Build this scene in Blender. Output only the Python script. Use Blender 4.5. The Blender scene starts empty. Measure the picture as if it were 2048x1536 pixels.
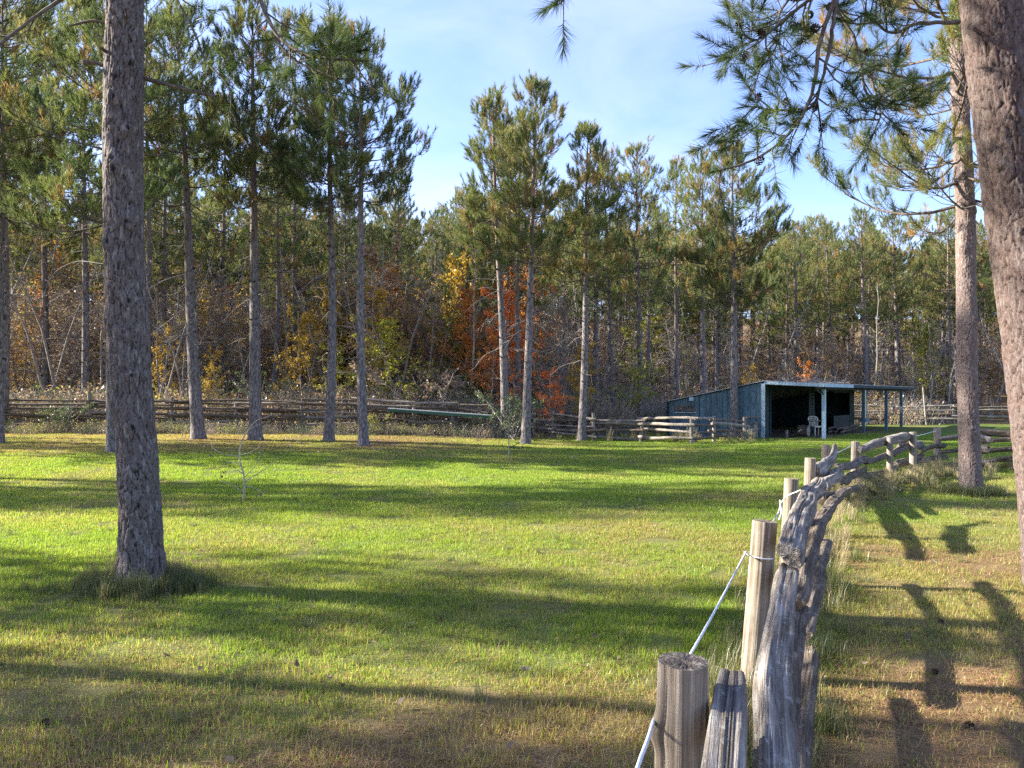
import bpy, math, random
import numpy as np
from mathutils import Vector, Matrix, Euler

R = math.radians
scene = bpy.context.scene
col = scene.collection

# ------------------------------------------------------------------ camera, sky, sun, exposure
EYE, FOC, HOR = 1.7, 1540.0, 792.0
cam_d = bpy.data.cameras.new("camera")
cam = bpy.data.objects.new("camera", cam_d)
col.objects.link(cam)
cam.location = (0, 0, EYE)
cam.rotation_euler = (R(90), 0, 0)
cam_d.sensor_width = 36
cam_d.lens = 36 * FOC / 2048
cam_d.shift_y = (HOR - 768) / 2048
cam_d.clip_start = 0.05
cam_d.clip_end = 2000
scene.camera = cam

SUN_AZ, SUN_EL = R(9), R(27)          # sun to the left, a little ahead of the camera
to_sun = Vector((-math.cos(SUN_AZ) * math.cos(SUN_EL), math.sin(SUN_AZ) * math.cos(SUN_EL), math.sin(SUN_EL)))
sun_d = bpy.data.lights.new("sun", 'SUN')
sun_d.energy = 5.0
sun_d.angle = R(0.8)
sun_d.color = (1.0, 0.93, 0.80)
sun = bpy.data.objects.new("sun", sun_d)
col.objects.link(sun)
sun.rotation_euler = (-to_sun).to_track_quat('-Z', 'Y').to_euler()

world = bpy.data.worlds.new("World")
scene.world = world
world.use_nodes = True
wt = world.node_tree
wt.nodes.clear()
w_out = wt.nodes.new('ShaderNodeOutputWorld')
w_bg = wt.nodes.new('ShaderNodeBackground')
w_sky = wt.nodes.new('ShaderNodeTexSky')
w_sky.sky_type = 'NISHITA'
w_sky.sun_disc = False
w_sky.sun_elevation = SUN_EL
w_sky.sun_rotation = R(-90) + SUN_AZ
w_sky.altitude = 200
w_sky.air_density = 1.0
w_sky.dust_density = 0.8
w_sky.ozone_density = 3.5
w_bg.inputs['Strength'].default_value = 0.095
# thin wisps of high cloud
w_tc = wt.nodes.new('ShaderNodeTexCoord')
w_map = wt.nodes.new('ShaderNodeMapping')
w_map.inputs['Scale'].default_value = (1.6, 1.2, 4.2)
w_map.inputs['Rotation'].default_value = (0.0, R(24), 0.3)
w_n = wt.nodes.new('ShaderNodeTexNoise')
w_n.inputs['Scale'].default_value = 1.7
w_n.inputs['Detail'].default_value = 7
w_n.inputs['Roughness'].default_value = 0.55
w_n.inputs['Distortion'].default_value = 0.6
w_r = wt.nodes.new('ShaderNodeMapRange')
w_r.inputs['From Min'].default_value = 0.42
w_r.inputs['From Max'].default_value = 0.78
w_r.inputs['To Max'].default_value = 0.26
w_mix = wt.nodes.new('ShaderNodeMix')
w_mix.data_type = 'RGBA'
w_mix.inputs['B'].default_value = (4.6, 4.9, 5.3, 1)
L = wt.links.new
L(w_tc.outputs['Generated'], w_map.inputs['Vector'])
L(w_map.outputs['Vector'], w_n.inputs['Vector'])
L(w_n.outputs['Fac'], w_r.inputs['Value'])
L(w_r.outputs['Result'], w_mix.inputs['Factor'])
L(w_sky.outputs['Color'], w_mix.inputs['A'])
w_tint = wt.nodes.new('ShaderNodeMix')
w_tint.data_type = 'RGBA'
w_tint.blend_type = 'MULTIPLY'
w_tint.inputs['Factor'].default_value = 1.0
w_tint.inputs['B'].default_value = (0.97, 0.885, 1.0, 1)
L(w_mix.outputs['Result'], w_tint.inputs['A'])
L(w_tint.outputs['Result'], w_bg.inputs['Color'])
L(w_bg.outputs['Background'], w_out.inputs['Surface'])

vs = scene.view_settings
vs.view_transform = 'Standard'
vs.look = 'None'
vs.gamma = 1
vs.use_curve_mapping = False
vs.exposure = 2.2

cy = scene.cycles
cy.max_bounces = 6
cy.diffuse_bounces = 4
cy.glossy_bounces = 2
cy.transmission_bounces = 4
cy.transparent_max_bounces = 4
cy.caustics_reflective = False
cy.caustics_refractive = False
cy.sample_clamp_indirect = 6
cy.use_denoising = False

# ------------------------------------------------------------------ numeric helpers
def _hash(ix, iy, iz, seed):
    h = (ix.astype(np.int64) * 374761393 + iy.astype(np.int64) * 668265263 + iz.astype(np.int64) * 1274126177 + seed * 97531) & 0xffffffff
    h = ((h ^ (h >> 13)) * 1274126177) & 0xffffffff
    h = ((h ^ (h >> 16)) * 2246822519) & 0xffffffff
    return ((h ^ (h >> 15)) & 0xffffff) / float(0xffffff)

def vnoise(p, seed=0):
    p = np.asarray(p, float)
    i = np.floor(p)
    f = p - i
    f = f * f * (3 - 2 * f)
    i = i.astype(np.int64)
    r = 0
    for dx in (0, 1):
        wx = f[:, 0] if dx else 1 - f[:, 0]
        for dy in (0, 1):
            wy = f[:, 1] if dy else 1 - f[:, 1]
            for dz in (0, 1):
                wz = f[:, 2] if dz else 1 - f[:, 2]
                r = r + wx * wy * wz * _hash(i[:, 0] + dx, i[:, 1] + dy, i[:, 2] + dz, seed)
    return r * 2 - 1

def fbm(p, seed=0, oct=4, gain=0.5):
    p = np.asarray(p, float)
    a, s, t = 1.0, 0, 0
    for o in range(oct):
        s = s + a * vnoise(p * (2 ** o) + o * 17.3, seed + o)
        t += a
        a *= gain
    return s / t

def sstep(a, b, x):
    t = np.clip((np.asarray(x, float) - a) / (b - a), 0, 1)
    return t * t * (3 - 2 * t)

def unit(v):
    v = np.asarray(v, float)
    return v / np.maximum(np.linalg.norm(v, axis=-1, keepdims=True), 1e-9)

def ground_z(x, y):
    x = np.asarray(x, float)
    y = np.asarray(y, float)
    z = 0.32 * sstep(15, 28, y) * sstep(4, -6, x)
    p = np.stack([x * 0.16, y * 0.16, x * 0], -1).reshape(-1, 3)
    z = z + 0.05 * vnoise(p, 5).reshape(x.shape) * sstep(3, 8, y)
    start = 35 + 10 * sstep(6, 16, x)
    z = z + 9.6 * sstep(0, 75, y - start) ** 1.15 + 16 * sstep(70, 200, y - start)
    return z

def gz(x, y):
    return float(ground_z(np.array([x]), np.array([y]))[0])

def at(px, py, d):
    return np.array(((px - 1024) / FOC * d, d, EYE + (HOR - py) / FOC * d))

def on_ground(px, py):
    d = 30.0
    for _ in range(60):
        z = gz((px - 1024) / FOC * d, d)
        dn = (EYE - z) * FOC / (py - HOR)
        d += 0.5 * (dn - d)
    return np.array(((px - 1024) / FOC * d, d, gz((px - 1024) / FOC * d, d)))

def px_of(x, y):
    return 1024 + FOC * x / y

# ------------------------------------------------------------------ mesh builder
class MB:
    def __init__(self):
        self.V, self.F, self.n = [], [], 0
        self.tc, self.tint = [], []

    def add(self, V, faces, mat=0, tc=None, tint=None):
        V = np.asarray(V, float).reshape(-1, 3)
        self.V.append(V)
        self.tc.append(V if tc is None else np.asarray(tc, float))
        t = np.zeros(len(V)) if tint is None else np.broadcast_to(np.asarray(tint, float), (len(V),))
        self.tint.append(t)
        for F in (faces if isinstance(faces, list) else [faces]):
            F = np.asarray(F, np.int64)
            if len(F):
                self.F.append((F + self.n, mat))
        self.n += len(V)
        return self

    def box(self, c, s, rot=None, mat=0, tint=0):
        sx, sy, sz = [q / 2 for q in s]
        V = np.array([(-sx, -sy, -sz), (sx, -sy, -sz), (sx, sy, -sz), (-sx, sy, -sz),
                      (-sx, -sy, sz), (sx, -sy, sz), (sx, sy, sz), (-sx, sy, sz)])
        if rot is not None:
            V = V @ np.array(rot).T
        V = V + np.array(c)
        F = [(0, 3, 2, 1), (4, 5, 6, 7), (0, 1, 5, 4), (1, 2, 6, 5), (2, 3, 7, 6), (3, 0, 4, 7)]
        return self.add(V, np.array(F), mat, tint=tint)

    def merge(self, other, mat_off=0):
        V = np.concatenate(other.V)
        self.V.append(V)
        self.tc.append(np.concatenate(other.tc))
        self.tint.append(np.concatenate(other.tint))
        for F, m in other.F:
            self.F.append((F + self.n, m + mat_off))
        self.n += len(V)
        return self

    def mesh(self, name, mats, smooth=True):
        me = bpy.data.meshes.new(name)
        V = np.concatenate(self.V)
        me.vertices.add(len(V))
        me.vertices.foreach_set('co', V.astype(np.float32).ravel())
        idx = np.concatenate([F.ravel() for F, m in self.F])
        tot = np.concatenate([np.full(len(F), F.shape[1]) for F, m in self.F])
        mi = np.concatenate([np.full(len(F), m) for F, m in self.F])
        st = np.concatenate([[0], np.cumsum(tot)[:-1]])
        me.loops.add(len(idx))
        me.loops.foreach_set('vertex_index', idx.astype(np.int32))
        me.polygons.add(len(tot))
        me.polygons.foreach_set('loop_start', st.astype(np.int32))
        me.polygons.foreach_set('material_index', mi.astype(np.int32))
        me.polygons.foreach_set('use_smooth', np.full(len(tot), smooth))
        a = me.attributes.new('tc', 'FLOAT_VECTOR', 'POINT')
        a.data.foreach_set('vector', np.concatenate(self.tc).astype(np.float32).ravel())
        a = me.attributes.new('tint', 'FLOAT', 'POINT')
        a.data.foreach_set('value', np.concatenate(self.tint).astype(np.float32))
        for m in mats:
            me.materials.append(m)
        me.update(calc_edges=True)
        return me

    def build(self, name, mats, parent=None, smooth=True, loc=None):
        return obj(name, self.mesh(name, mats, smooth), parent, loc)

def obj(name, data, parent=None, loc=None, rot=None, scale=None):
    o = bpy.data.objects.new(name, data)
    col.objects.link(o)
    if parent is not None:
        o.parent = parent
    if loc is not None:
        o.location = loc
    if rot is not None:
        o.rotation_euler = rot
    if scale is not None:
        o.scale = scale
    return o

def tag(o, label=None, cat=None, group=None, kind=None):
    if label:
        o['label'] = label
    if cat:
        o['category'] = cat
    if group:
        o['group'] = group
    if kind:
        o['kind'] = kind
    return o

def thing(name, loc, label, cat, group=None, rz=0):
    o = obj(name, None, None, loc, (0, 0, rz))
    o.empty_display_size = 0.2
    return tag(o, label, cat, group)

def copy_tree(o, loc=None, rot=None, scale=None, label=None, group=None):
    c = o.copy()
    col.objects.link(c)
    if loc is not None:
        c.location = loc
    if rot is not None:
        c.rotation_euler = rot
    if scale is not None:
        c.scale = scale
    if label:
        c['label'] = label
    if group:
        c['group'] = group
    for ch in list(o.children):
        k = ch.copy()
        col.objects.link(k)
        k.parent = c
        for g in list(ch.children):
            h = g.copy()
            col.objects.link(h)
            h.parent = k
    return c

def frames(ax):
    ax = unit(ax)
    ref = np.where(np.abs(ax[:, 2:3]) > 0.9, np.array([[1.0, 0, 0]]), np.array([[0, 0, 1.0]]))
    u = unit(np.cross(ax, ref))
    return u, np.cross(ax, u)

def sticks(mb, A, B, ra, rb, n=3, mat=0, tint=0.0):
    """many straight tapered prisms at once"""
    A, B = np.asarray(A, float).reshape(-1, 3), np.asarray(B, float).reshape(-1, 3)
    if not len(A):
        return
    ra, rb = np.broadcast_to(ra, (len(A),)), np.broadcast_to(rb, (len(A),))
    u, v = frames(B - A)
    an = np.arange(n) * 2 * np.pi / n
    off = np.cos(an)[None, :, None] * u[:, None] + np.sin(an)[None, :, None] * v[:, None]
    V = np.concatenate([A[:, None] + off * ra[:, None, None], B[:, None] + off * rb[:, None, None]], 1)
    k = np.arange(n)
    q = np.stack([k, (k + 1) % n, n + (k + 1) % n, n + k], -1)
    F = (np.arange(len(A))[:, None, None] * 2 * n + q[None]).reshape(-1, 4)
    t = np.repeat(np.broadcast_to(tint, (len(A),)), 2 * n)
    mb.add(V.reshape(-1, 3), F, mat, tint=t)

def needles(mb, P, D, Ls, k, nl, w, rng, mat=0, tint=None, spread=(25, 62)):
    """bottle-brush shoots: k needle blades along each shoot P -> P + D*Ls"""
    P, D = np.asarray(P, float), unit(D)
    n = len(P)
    if not n:
        return
    u, v = frames(D)
    s = rng.random((n, k)) ** 0.7
    root = P[:, None] + D[:, None] * (Ls[:, None] * s)[..., None]
    az = rng.random((n, k)) * 2 * np.pi
    th = np.radians(spread[0] + (spread[1] - spread[0]) * (1 - s) + rng.normal(0, 8, (n, k)))
    rad = np.cos(az)[..., None] * u[:, None] + np.sin(az)[..., None] * v[:, None]
    d = np.cos(th)[..., None] * D[:, None] + np.sin(th)[..., None] * rad
    tip = root + d * (nl * rng.uniform(0.75, 1.15, (n, k)))[..., None]
    side = unit(np.cross(d, rng.normal(size=(n, k, 3)))) * (w / 2)
    V = np.stack([root - side, root + side, tip], 2).reshape(-1, 3)
    F = np.arange(n * k * 3).reshape(-1, 3)
    if tint is None:
        tint = rng.random(n)
    t = np.repeat(np.clip(np.repeat(tint, k) + rng.normal(0, 0.05, n * k), 0, 1), 3)
    mb.add(V, F, mat, tint=t)

def tube(mb, path, rad, n=8, mat=0, cap=True, rfun=None, tint=0):
    """swept tube along a polyline; rfun(theta, s) multiplies the radius; tc holds straightened log space"""
    path = np.asarray(path, float)
    m = len(path)
    rad = np.broadcast_to(np.asarray(rad, float), (m,))
    tan = unit(np.gradient(path, axis=0))
    u = np.zeros((m, 3))
    ref = np.array([0, 0, 1.0]) if abs(tan[0, 2]) < 0.9 else np.array([1.0, 0, 0])
    u[0] = unit(np.cross(tan[0], ref))
    for i in range(1, m):
        q = u[i - 1] - tan[i] * np.dot(u[i - 1], tan[i])
        u[i] = unit(q)
    v = np.cross(tan, u)
    s = np.concatenate([[0], np.cumsum(np.linalg.norm(np.diff(path, axis=0), axis=1))])
    th = np.arange(n) * 2 * np.pi / n
    T, S = np.meshgrid(th, s)
    rr = np.repeat(rad[:, None], n, 1)
    if rfun is not None:
        rr = rr * rfun(T, S)
    V = path[:, None] + (np.cos(T)[..., None] * u[:, None] + np.sin(T)[..., None] * v[:, None]) * rr[..., None]
    tc = np.stack([np.cos(T) * rr, np.sin(T) * rr, S], -1).reshape(-1, 3)
    i = np.arange(m - 1)[:, None]
    j = np.arange(n)[None]
    Q = np.stack([i * n + j, i * n + (j + 1) % n, (i + 1) * n + (j + 1) % n, (i + 1) * n + j], -1).reshape(-1, 4)
    mb.add(V.reshape(-1, 3), Q, mat, tc=tc, tint=tint)
    if cap:
        for e, sg in ((0, -1), (m - 1, 1)):
            ring = V[e]
            c = ring.mean(0)
            inner = c + (ring - c) * 0.55 + tan[e] * sg * rad[e] * 0.04 * np.random.RandomState(m + e).normal(0, 1, (n, 1))
            C = np.concatenate([ring, inner, [c]])
            k = np.arange(n)
            q = np.stack([k, (k + 1) % n, n + (k + 1) % n, n + k], -1)
            t = np.stack([n + k, n + (k + 1) % n, np.full(n, 2 * n)], -1)
            if sg < 0:
                q, t = q[:, ::-1], t[:, ::-1]
            tcc = np.concatenate([tc.reshape(m, n, 3)[e], tc.reshape(m, n, 3)[e] * [0.55, 0.55, 1], [[0, 0, s[e]]]])
            mb.add(C, [q, t], mat + 1 if cap == 2 else mat, tc=tcc, tint=tint)

def resample(P, n):
    """smooth (Catmull-Rom like) resampling of a short polyline"""
    P = np.asarray(P, float)
    s = np.concatenate([[0], np.cumsum(np.linalg.norm(np.diff(P, axis=0), axis=1))])
    t = np.linspace(0, s[-1], n)
    if len(P) == 2:
        return P[0] + (P[1] - P[0]) * (t / s[-1])[:, None]
    m = np.gradient(P, s, axis=0)
    i = np.clip(np.searchsorted(s, t, 'right') - 1, 0, len(P) - 2)
    h = (s[i + 1] - s[i])[:, None]
    x = ((t - s[i])[:, None]) / h
    return ((2 * x**3 - 3 * x**2 + 1) * P[i] + (x**3 - 2 * x**2 + x) * h * m[i]
            + (-2 * x**3 + 3 * x**2) * P[i + 1] + (x**3 - x**2) * h * m[i + 1])

# ------------------------------------------------------------------ materials
def new_mat(name):
    m = bpy.data.materials.new(name)
    m.use_nodes = True
    nt = m.node_tree
    nt.nodes.clear()
    return m, nt, nt.nodes.new, nt.links.new

def ramp(N, stops):
    r = N('ShaderNodeValToRGB')
    e = r.color_ramp.elements
    while len(e) < len(stops):
        e.new(0.5)
    for k, (p, c) in enumerate(stops):
        e[k].position = p
        e[k].color = (*c, 1)
    return r

def noise(N, Lk, vec, scale, detail=4, rough=0.55, dist=0.0):
    n = N('ShaderNodeTexNoise')
    n.inputs['Scale'].default_value = scale
    n.inputs['Detail'].default_value = detail
    n.inputs['Roughness'].default_value = rough
    n.inputs['Distortion'].default_value = dist
    if vec is not None:
        Lk(vec, n.inputs['Vector'])
    return n

def mapping(N, Lk, vec, scale):
    m = N('ShaderNodeMapping')
    m.inputs['Scale'].default_value = scale
    Lk(vec, m.inputs['Vector'])
    return m.outputs['Vector']

def mixc(N, Lk, fac, a, b, mode='MIX'):
    m = N('ShaderNodeMix')
    m.data_type = 'RGBA'
    m.blend_type = mode
    for sock, val in (('Factor', fac), ('A', a), ('B', b)):
        if isinstance(val, (int, float)):
            m.inputs[sock].default_value = val
        elif isinstance(val, tuple):
            m.inputs[sock].default_value = (*val, 1)
        else:
            Lk(val, m.inputs[sock])
    return m.outputs['Result']

def attr(N, name, typ='GEOMETRY'):
    a = N('ShaderNodeAttribute')
    a.attribute_name = name
    a.attribute_type = typ
    return a

def leaf_shader(N, Lk, colour, trans=0.35, gloss=0.05, tcol=None):
    d = N('ShaderNodeBsdfDiffuse')
    t = N('ShaderNodeBsdfTranslucent')
    g = N('ShaderNodeBsdfGlossy')
    g.inputs['Roughness'].default_value = 0.42
    g.inputs['Color'].default_value = (0.9, 0.92, 0.95, 1)
    Lk(colour, d.inputs['Color'])
    Lk(tcol if tcol is not None else colour, t.inputs['Color'])
    m = N('ShaderNodeMixShader')
    m.inputs[0].default_value = trans
    Lk(d.outputs[0], m.inputs[1])
    Lk(t.outputs[0], m.inputs[2])
    m2 = N('ShaderNodeMixShader')
    m2.inputs[0].default_value = gloss
    Lk(m.outputs[0], m2.inputs[1])
    Lk(g.outputs[0], m2.inputs[2])
    o = N('ShaderNodeOutputMaterial')
    Lk(m2.outputs[0], o.inputs['Surface'])

def leaf_mat(name, stops, trans=0.35, gloss=0.05, tboost=1.4):
    m, nt, N, Lk = new_mat(name)
    a = attr(N, 'tint')
    r = ramp(N, stops)
    Lk(a.outputs['Fac'], r.inputs['Fac'])
    oi = N('ShaderNodeObjectInfo')
    hs = N('ShaderNodeHueSaturation')
    mr = N('ShaderNodeMapRange')
    mr.inputs['To Min'].default_value = 0.8
    mr.inputs['To Max'].default_value = 1.2
    Lk(oi.outputs['Random'], mr.inputs['Value'])
    Lk(mr.outputs['Result'], hs.inputs['Value'])
    Lk(r.outputs['Color'], hs.inputs['Color'])
    tb = mixc(N, Lk, 1.0, hs.outputs['Color'], (tboost, tboost, tboost * 0.8), 'MULTIPLY')
    leaf_shader(N, Lk, hs.outputs['Color'], trans, gloss, tb)
    return m

def solid_shader(N, Lk, colour, rough=0.85, bump=None, bstr=0.5, bdist=0.01, spec=0.3):
    p = N('ShaderNodeBsdfPrincipled')
    p.inputs['Roughness'].default_value = rough
    p.inputs['Specular IOR Level'].default_value = spec
    if isinstance(colour, tuple):
        p.inputs['Base Color'].default_value = (*colour, 1)
    else:
        Lk(colour, p.inputs['Base Color'])
    if bump is not None:
        b = N('ShaderNodeBump')
        b.inputs['Strength'].default_value = bstr
        b.inputs['Distance'].default_value = bdist
        Lk(bump, b.inputs['Height'])
        Lk(b.outputs['Normal'], p.inputs['Normal'])
    o = N('ShaderNodeOutputMaterial')
    Lk(p.outputs[0], o.inputs['Surface'])
    return p

NEEDLE = leaf_mat('pine_needles', [(0.0, (0.055, 0.082, 0.036)), (0.45, (0.115, 0.148, 0.050)), (0.8, (0.21, 0.215, 0.070)),
                                   (0.93, (0.24, 0.19, 0.075)), (1.0, (0.38, 0.18, 0.07))], 0.34, 0.018)
NEEDLE_ALT = leaf_mat('pine_needles_alt', [(0.0, (0.058, 0.086, 0.038)), (0.5, (0.130, 0.165, 0.058)), (0.85, (0.235, 0.235, 0.078)),
                                                    (0.95, (0.24, 0.17, 0.07)), (1.0, (0.36, 0.17, 0.06))], 0.34, 0.018)  # second needle mix, tones close to the first
NEEDLE_NEAR = leaf_mat('pine_needles_close', [(0.0, (0.035, 0.062, 0.024)), (0.4, (0.085, 0.120, 0.036)), (0.8, (0.21, 0.205, 0.055)),
                                              (1.0, (0.34, 0.19, 0.07))], 0.32, 0.022)

def wood_mat(name, ca, cb, cc, scale=22, along=2.2, bstr=0.6, bdist=0.006, rough=0.9, lichen=0.0, coord='tc'):
    m, nt, N, Lk = new_mat(name)
    a = attr(N, coord)
    v = mapping(N, Lk, a.outputs['Vector'], (scale, scale, along))
    n1 = noise(N, Lk, v, 1.6, 6, 0.62, 0.4)
    v2 = mapping(N, Lk, a.outputs['Vector'], (scale * 3.2, scale * 3.2, along * 1.4))
    n2 = noise(N, Lk, v2, 1.8, 4, 0.6)
    r = ramp(N, [(0.28, ca), (0.5, cb), (0.72, cc)])
    Lk(n1.outputs['Fac'], r.inputs['Fac'])
    c = mixc(N, Lk, 0.55, r.outputs['Color'], n2.outputs['Fac'], 'OVERLAY')
    n3 = noise(N, Lk, a.outputs['Vector'], 5.0, 4, 0.6)
    r3 = ramp(N, [(0.35, (0.62, 0.58, 0.52)), (0.65, (1.15, 1.12, 1.1))])
    Lk(n3.outputs['Fac'], r3.inputs['Fac'])
    c = mixc(N, Lk, 0.7, c, r3.outputs['Color'], 'MULTIPLY')
    if lichen:
        n4 = noise(N, Lk, a.outputs['Vector'], 16.0, 5, 0.7)
        r4 = ramp(N, [(0.56, (0, 0, 0)), (0.64, (1, 1, 1))])
        Lk(n4.outputs['Fac'], r4.inputs['Fac'])
        c = mixc(N, Lk, r4.outputs['Color'], c, mixc(N, Lk, lichen, c, (0.46, 0.48, 0.42)))
    ad = N('ShaderNodeMath')
    ad.operation = 'ADD'
    Lk(n1.outputs['Fac'], ad.inputs[0])
    Lk(n2.outputs['Fac'], ad.inputs[1])
    solid_shader(N, Lk, c, rough, ad.outputs[0], bstr, bdist, 0.2)
    return m

RAIL_GREY = wood_mat('weathered_grey_rail', (0.042, 0.035, 0.030), (0.20, 0.178, 0.158), (0.44, 0.41, 0.375), 20, 1.3, 1.0, 0.014, lichen=0.4)
RAIL_BROWN = wood_mat('weathered_brown_rail', (0.030, 0.023, 0.018), (0.11, 0.088, 0.070), (0.24, 0.20, 0.165), 20, 1.4, 0.9, 0.01, lichen=0.3)
RAIL_FAR = wood_mat('old_split_rail', (0.10, 0.085, 0.07), (0.23, 0.205, 0.18), (0.40, 0.37, 0.33), 16, 1.2, 0.6, 0.008)
POST_TAN = wood_mat('tan_cedar_post', (0.085, 0.068, 0.050), (0.25, 0.210, 0.165), (0.43, 0.385, 0.32), 26, 0.9, 0.6, 0.006)
POST_END = wood_mat('rotten_post_top', (0.045, 0.034, 0.026), (0.18, 0.15, 0.12), (0.44, 0.41, 0.36), 30, 20, 0.9, 0.012)

def bark_far_mat():
    m, nt, N, Lk = new_mat('pine_bark_grey')
    a = attr(N, 'tc')
    v = mapping(N, Lk, a.outputs['Vector'], (14, 14, 4.5))
    n1 = noise(N, Lk, v, 1.5, 5, 0.65, 0.5)
    r = ramp(N, [(0.32, (0.050, 0.042, 0.039)), (0.5, (0.150, 0.134, 0.130)), (0.68, (0.31, 0.285, 0.278))])
    Lk(n1.outputs['Fac'], r.inputs['Fac'])
    sp = N('ShaderNodeSeparateXYZ')
    Lk(a.outputs['Vector'], sp.inputs[0])
    mr = N('ShaderNodeMapRange')
    mr.inputs['From Min'].default_value = 5
    mr.inputs['From Max'].default_value = 11
    mr.inputs['To Max'].default_value = 0.75
    Lk(sp.outputs['Z'], mr.inputs['Value'])
    c = mixc(N, Lk, mr.outputs['Result'], r.outputs['Color'], mixc(N, Lk, n1.outputs['Fac'], (0.09, 0.054, 0.040), (0.28, 0.19, 0.145)))
    solid_shader(N, Lk, c, 0.95, n1.outputs['Fac'], 0.9, 0.03, 0.1)
    return m

BARK = bark_far_mat()
TWIG = wood_mat('pine_twig_bark', (0.05, 0.04, 0.032), (0.12, 0.10, 0.085), (0.22, 0.19, 0.165), 30, 12, 0.3, 0.004)
DEADWOOD = wood_mat('dead_grey_branch', (0.14, 0.12, 0.105), (0.26, 0.235, 0.215), (0.42, 0.39, 0.36), 30, 10, 0.3, 0.004)
KNOT = wood_mat('dark_branch_knot', (0.018, 0.014, 0.011), (0.045, 0.035, 0.028), (0.10, 0.08, 0.065), 30, 30, 0.5, 0.01)
DECBARK = wood_mat('hardwood_bark', (0.15, 0.13, 0.115), (0.31, 0.275, 0.245), (0.48, 0.44, 0.40), 26, 6, 0.4, 0.01)

def bark_near_mat(name, plate, plate2, fissure, lichen=0.55):
    """tint holds the height of the bark plates (0 in the fissure, 1 on the plate)"""
    m, nt, N, Lk = new_mat(name)
    a = attr(N, 'tc')
    t = attr(N, 'tint')
    v = mapping(N, Lk, a.outputs['Vector'], (34, 34, 15))
    n1 = noise(N, Lk, v, 1.3, 7, 0.68, 0.7)
    n2 = noise(N, Lk, mapping(N, Lk, a.outputs['Vector'], (9, 9, 4)), 1.0, 4, 0.6, 0.3)
    c = mixc(N, Lk, n2.outputs['Fac'], plate, plate2)
    r = ramp(N, [(0.32, (0.55, 0.53, 0.52)), (0.68, (1.4, 1.38, 1.36))])
    Lk(n1.outputs['Fac'], r.inputs['Fac'])
    c = mixc(N, Lk, 0.85, c, r.outputs['Color'], 'MULTIPLY')
    # small flakes on the plates: thin dark lines between them
    nd = noise(N, Lk, a.outputs['Vector'], 18, 3, 0.6)
    dv = mixc(N, Lk, 0.06, a.outputs['Vector'], nd.outputs['Color'])
    vo = N('ShaderNodeTexVoronoi')
    vo.feature = 'DISTANCE_TO_EDGE'
    vo.inputs['Scale'].default_value = 1.0
    Lk(mapping(N, Lk, dv, (52, 52, 17)), vo.inputs['Vector'])
    rv = ramp(N, [(0.0, (0.42, 0.40, 0.39)), (0.09, (1, 1, 1))])
    Lk(vo.outputs['Distance'], rv.inputs['Fac'])
    c = mixc(N, Lk, 0.85, c, rv.outputs['Color'], 'MULTIPLY')
    n5 = noise(N, Lk, mapping(N, Lk, a.outputs['Vector'], (26, 26, 8)), 1.0, 3, 0.5)
    r5 = ramp(N, [(0.56, (0, 0, 0)), (0.66, (1, 1, 1))])
    Lk(n5.outputs['Fac'], r5.inputs['Fac'])
    c = mixc(N, Lk, r5.outputs['Color'], c, mixc(N, Lk, lichen, c, (0.30, 0.295, 0.285)))
    r2 = ramp(N, [(0.12, (1, 1, 1)), (0.62, (0, 0, 0))])
    Lk(t.outputs['Fac'], r2.inputs['Fac'])
    c = mixc(N, Lk, r2.outputs['Color'], c, fissure)
    solid_shader(N, Lk, c, 0.95, n1.outputs['Fac'], 0.9, 0.014, 0.15)
    return m

BARK_GREY = bark_near_mat('red_pine_bark_grey', (0.185, 0.165, 0.160), (0.105, 0.088, 0.082), (0.022, 0.017, 0.015))
BARK_RED = bark_near_mat('red_pine_bark_reddish', (0.125, 0.108, 0.104), (0.125, 0.080, 0.066), (0.026, 0.018, 0.015), 0.22)
BARK_PINK = bark_near_mat('red_pine_bark_pinkish', (0.21, 0.178, 0.168), (0.17, 0.118, 0.100), (0.05, 0.036, 0.031), 0.4)

# ------------------------------------------------------------------ ground
def fence_line_x(y):
    """where the near fence stands at depth y (lawn on its left, needle path on its right)"""
    return np.interp(y, [-2, 2.2, 4.66, 7.1, 9.4, 12, 14.2, 15.8, 18.3], [-1.3, 0.49, 1.53, 2.58, 3.64, 4.9, 6.3, 8.2, 10.1])

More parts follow.
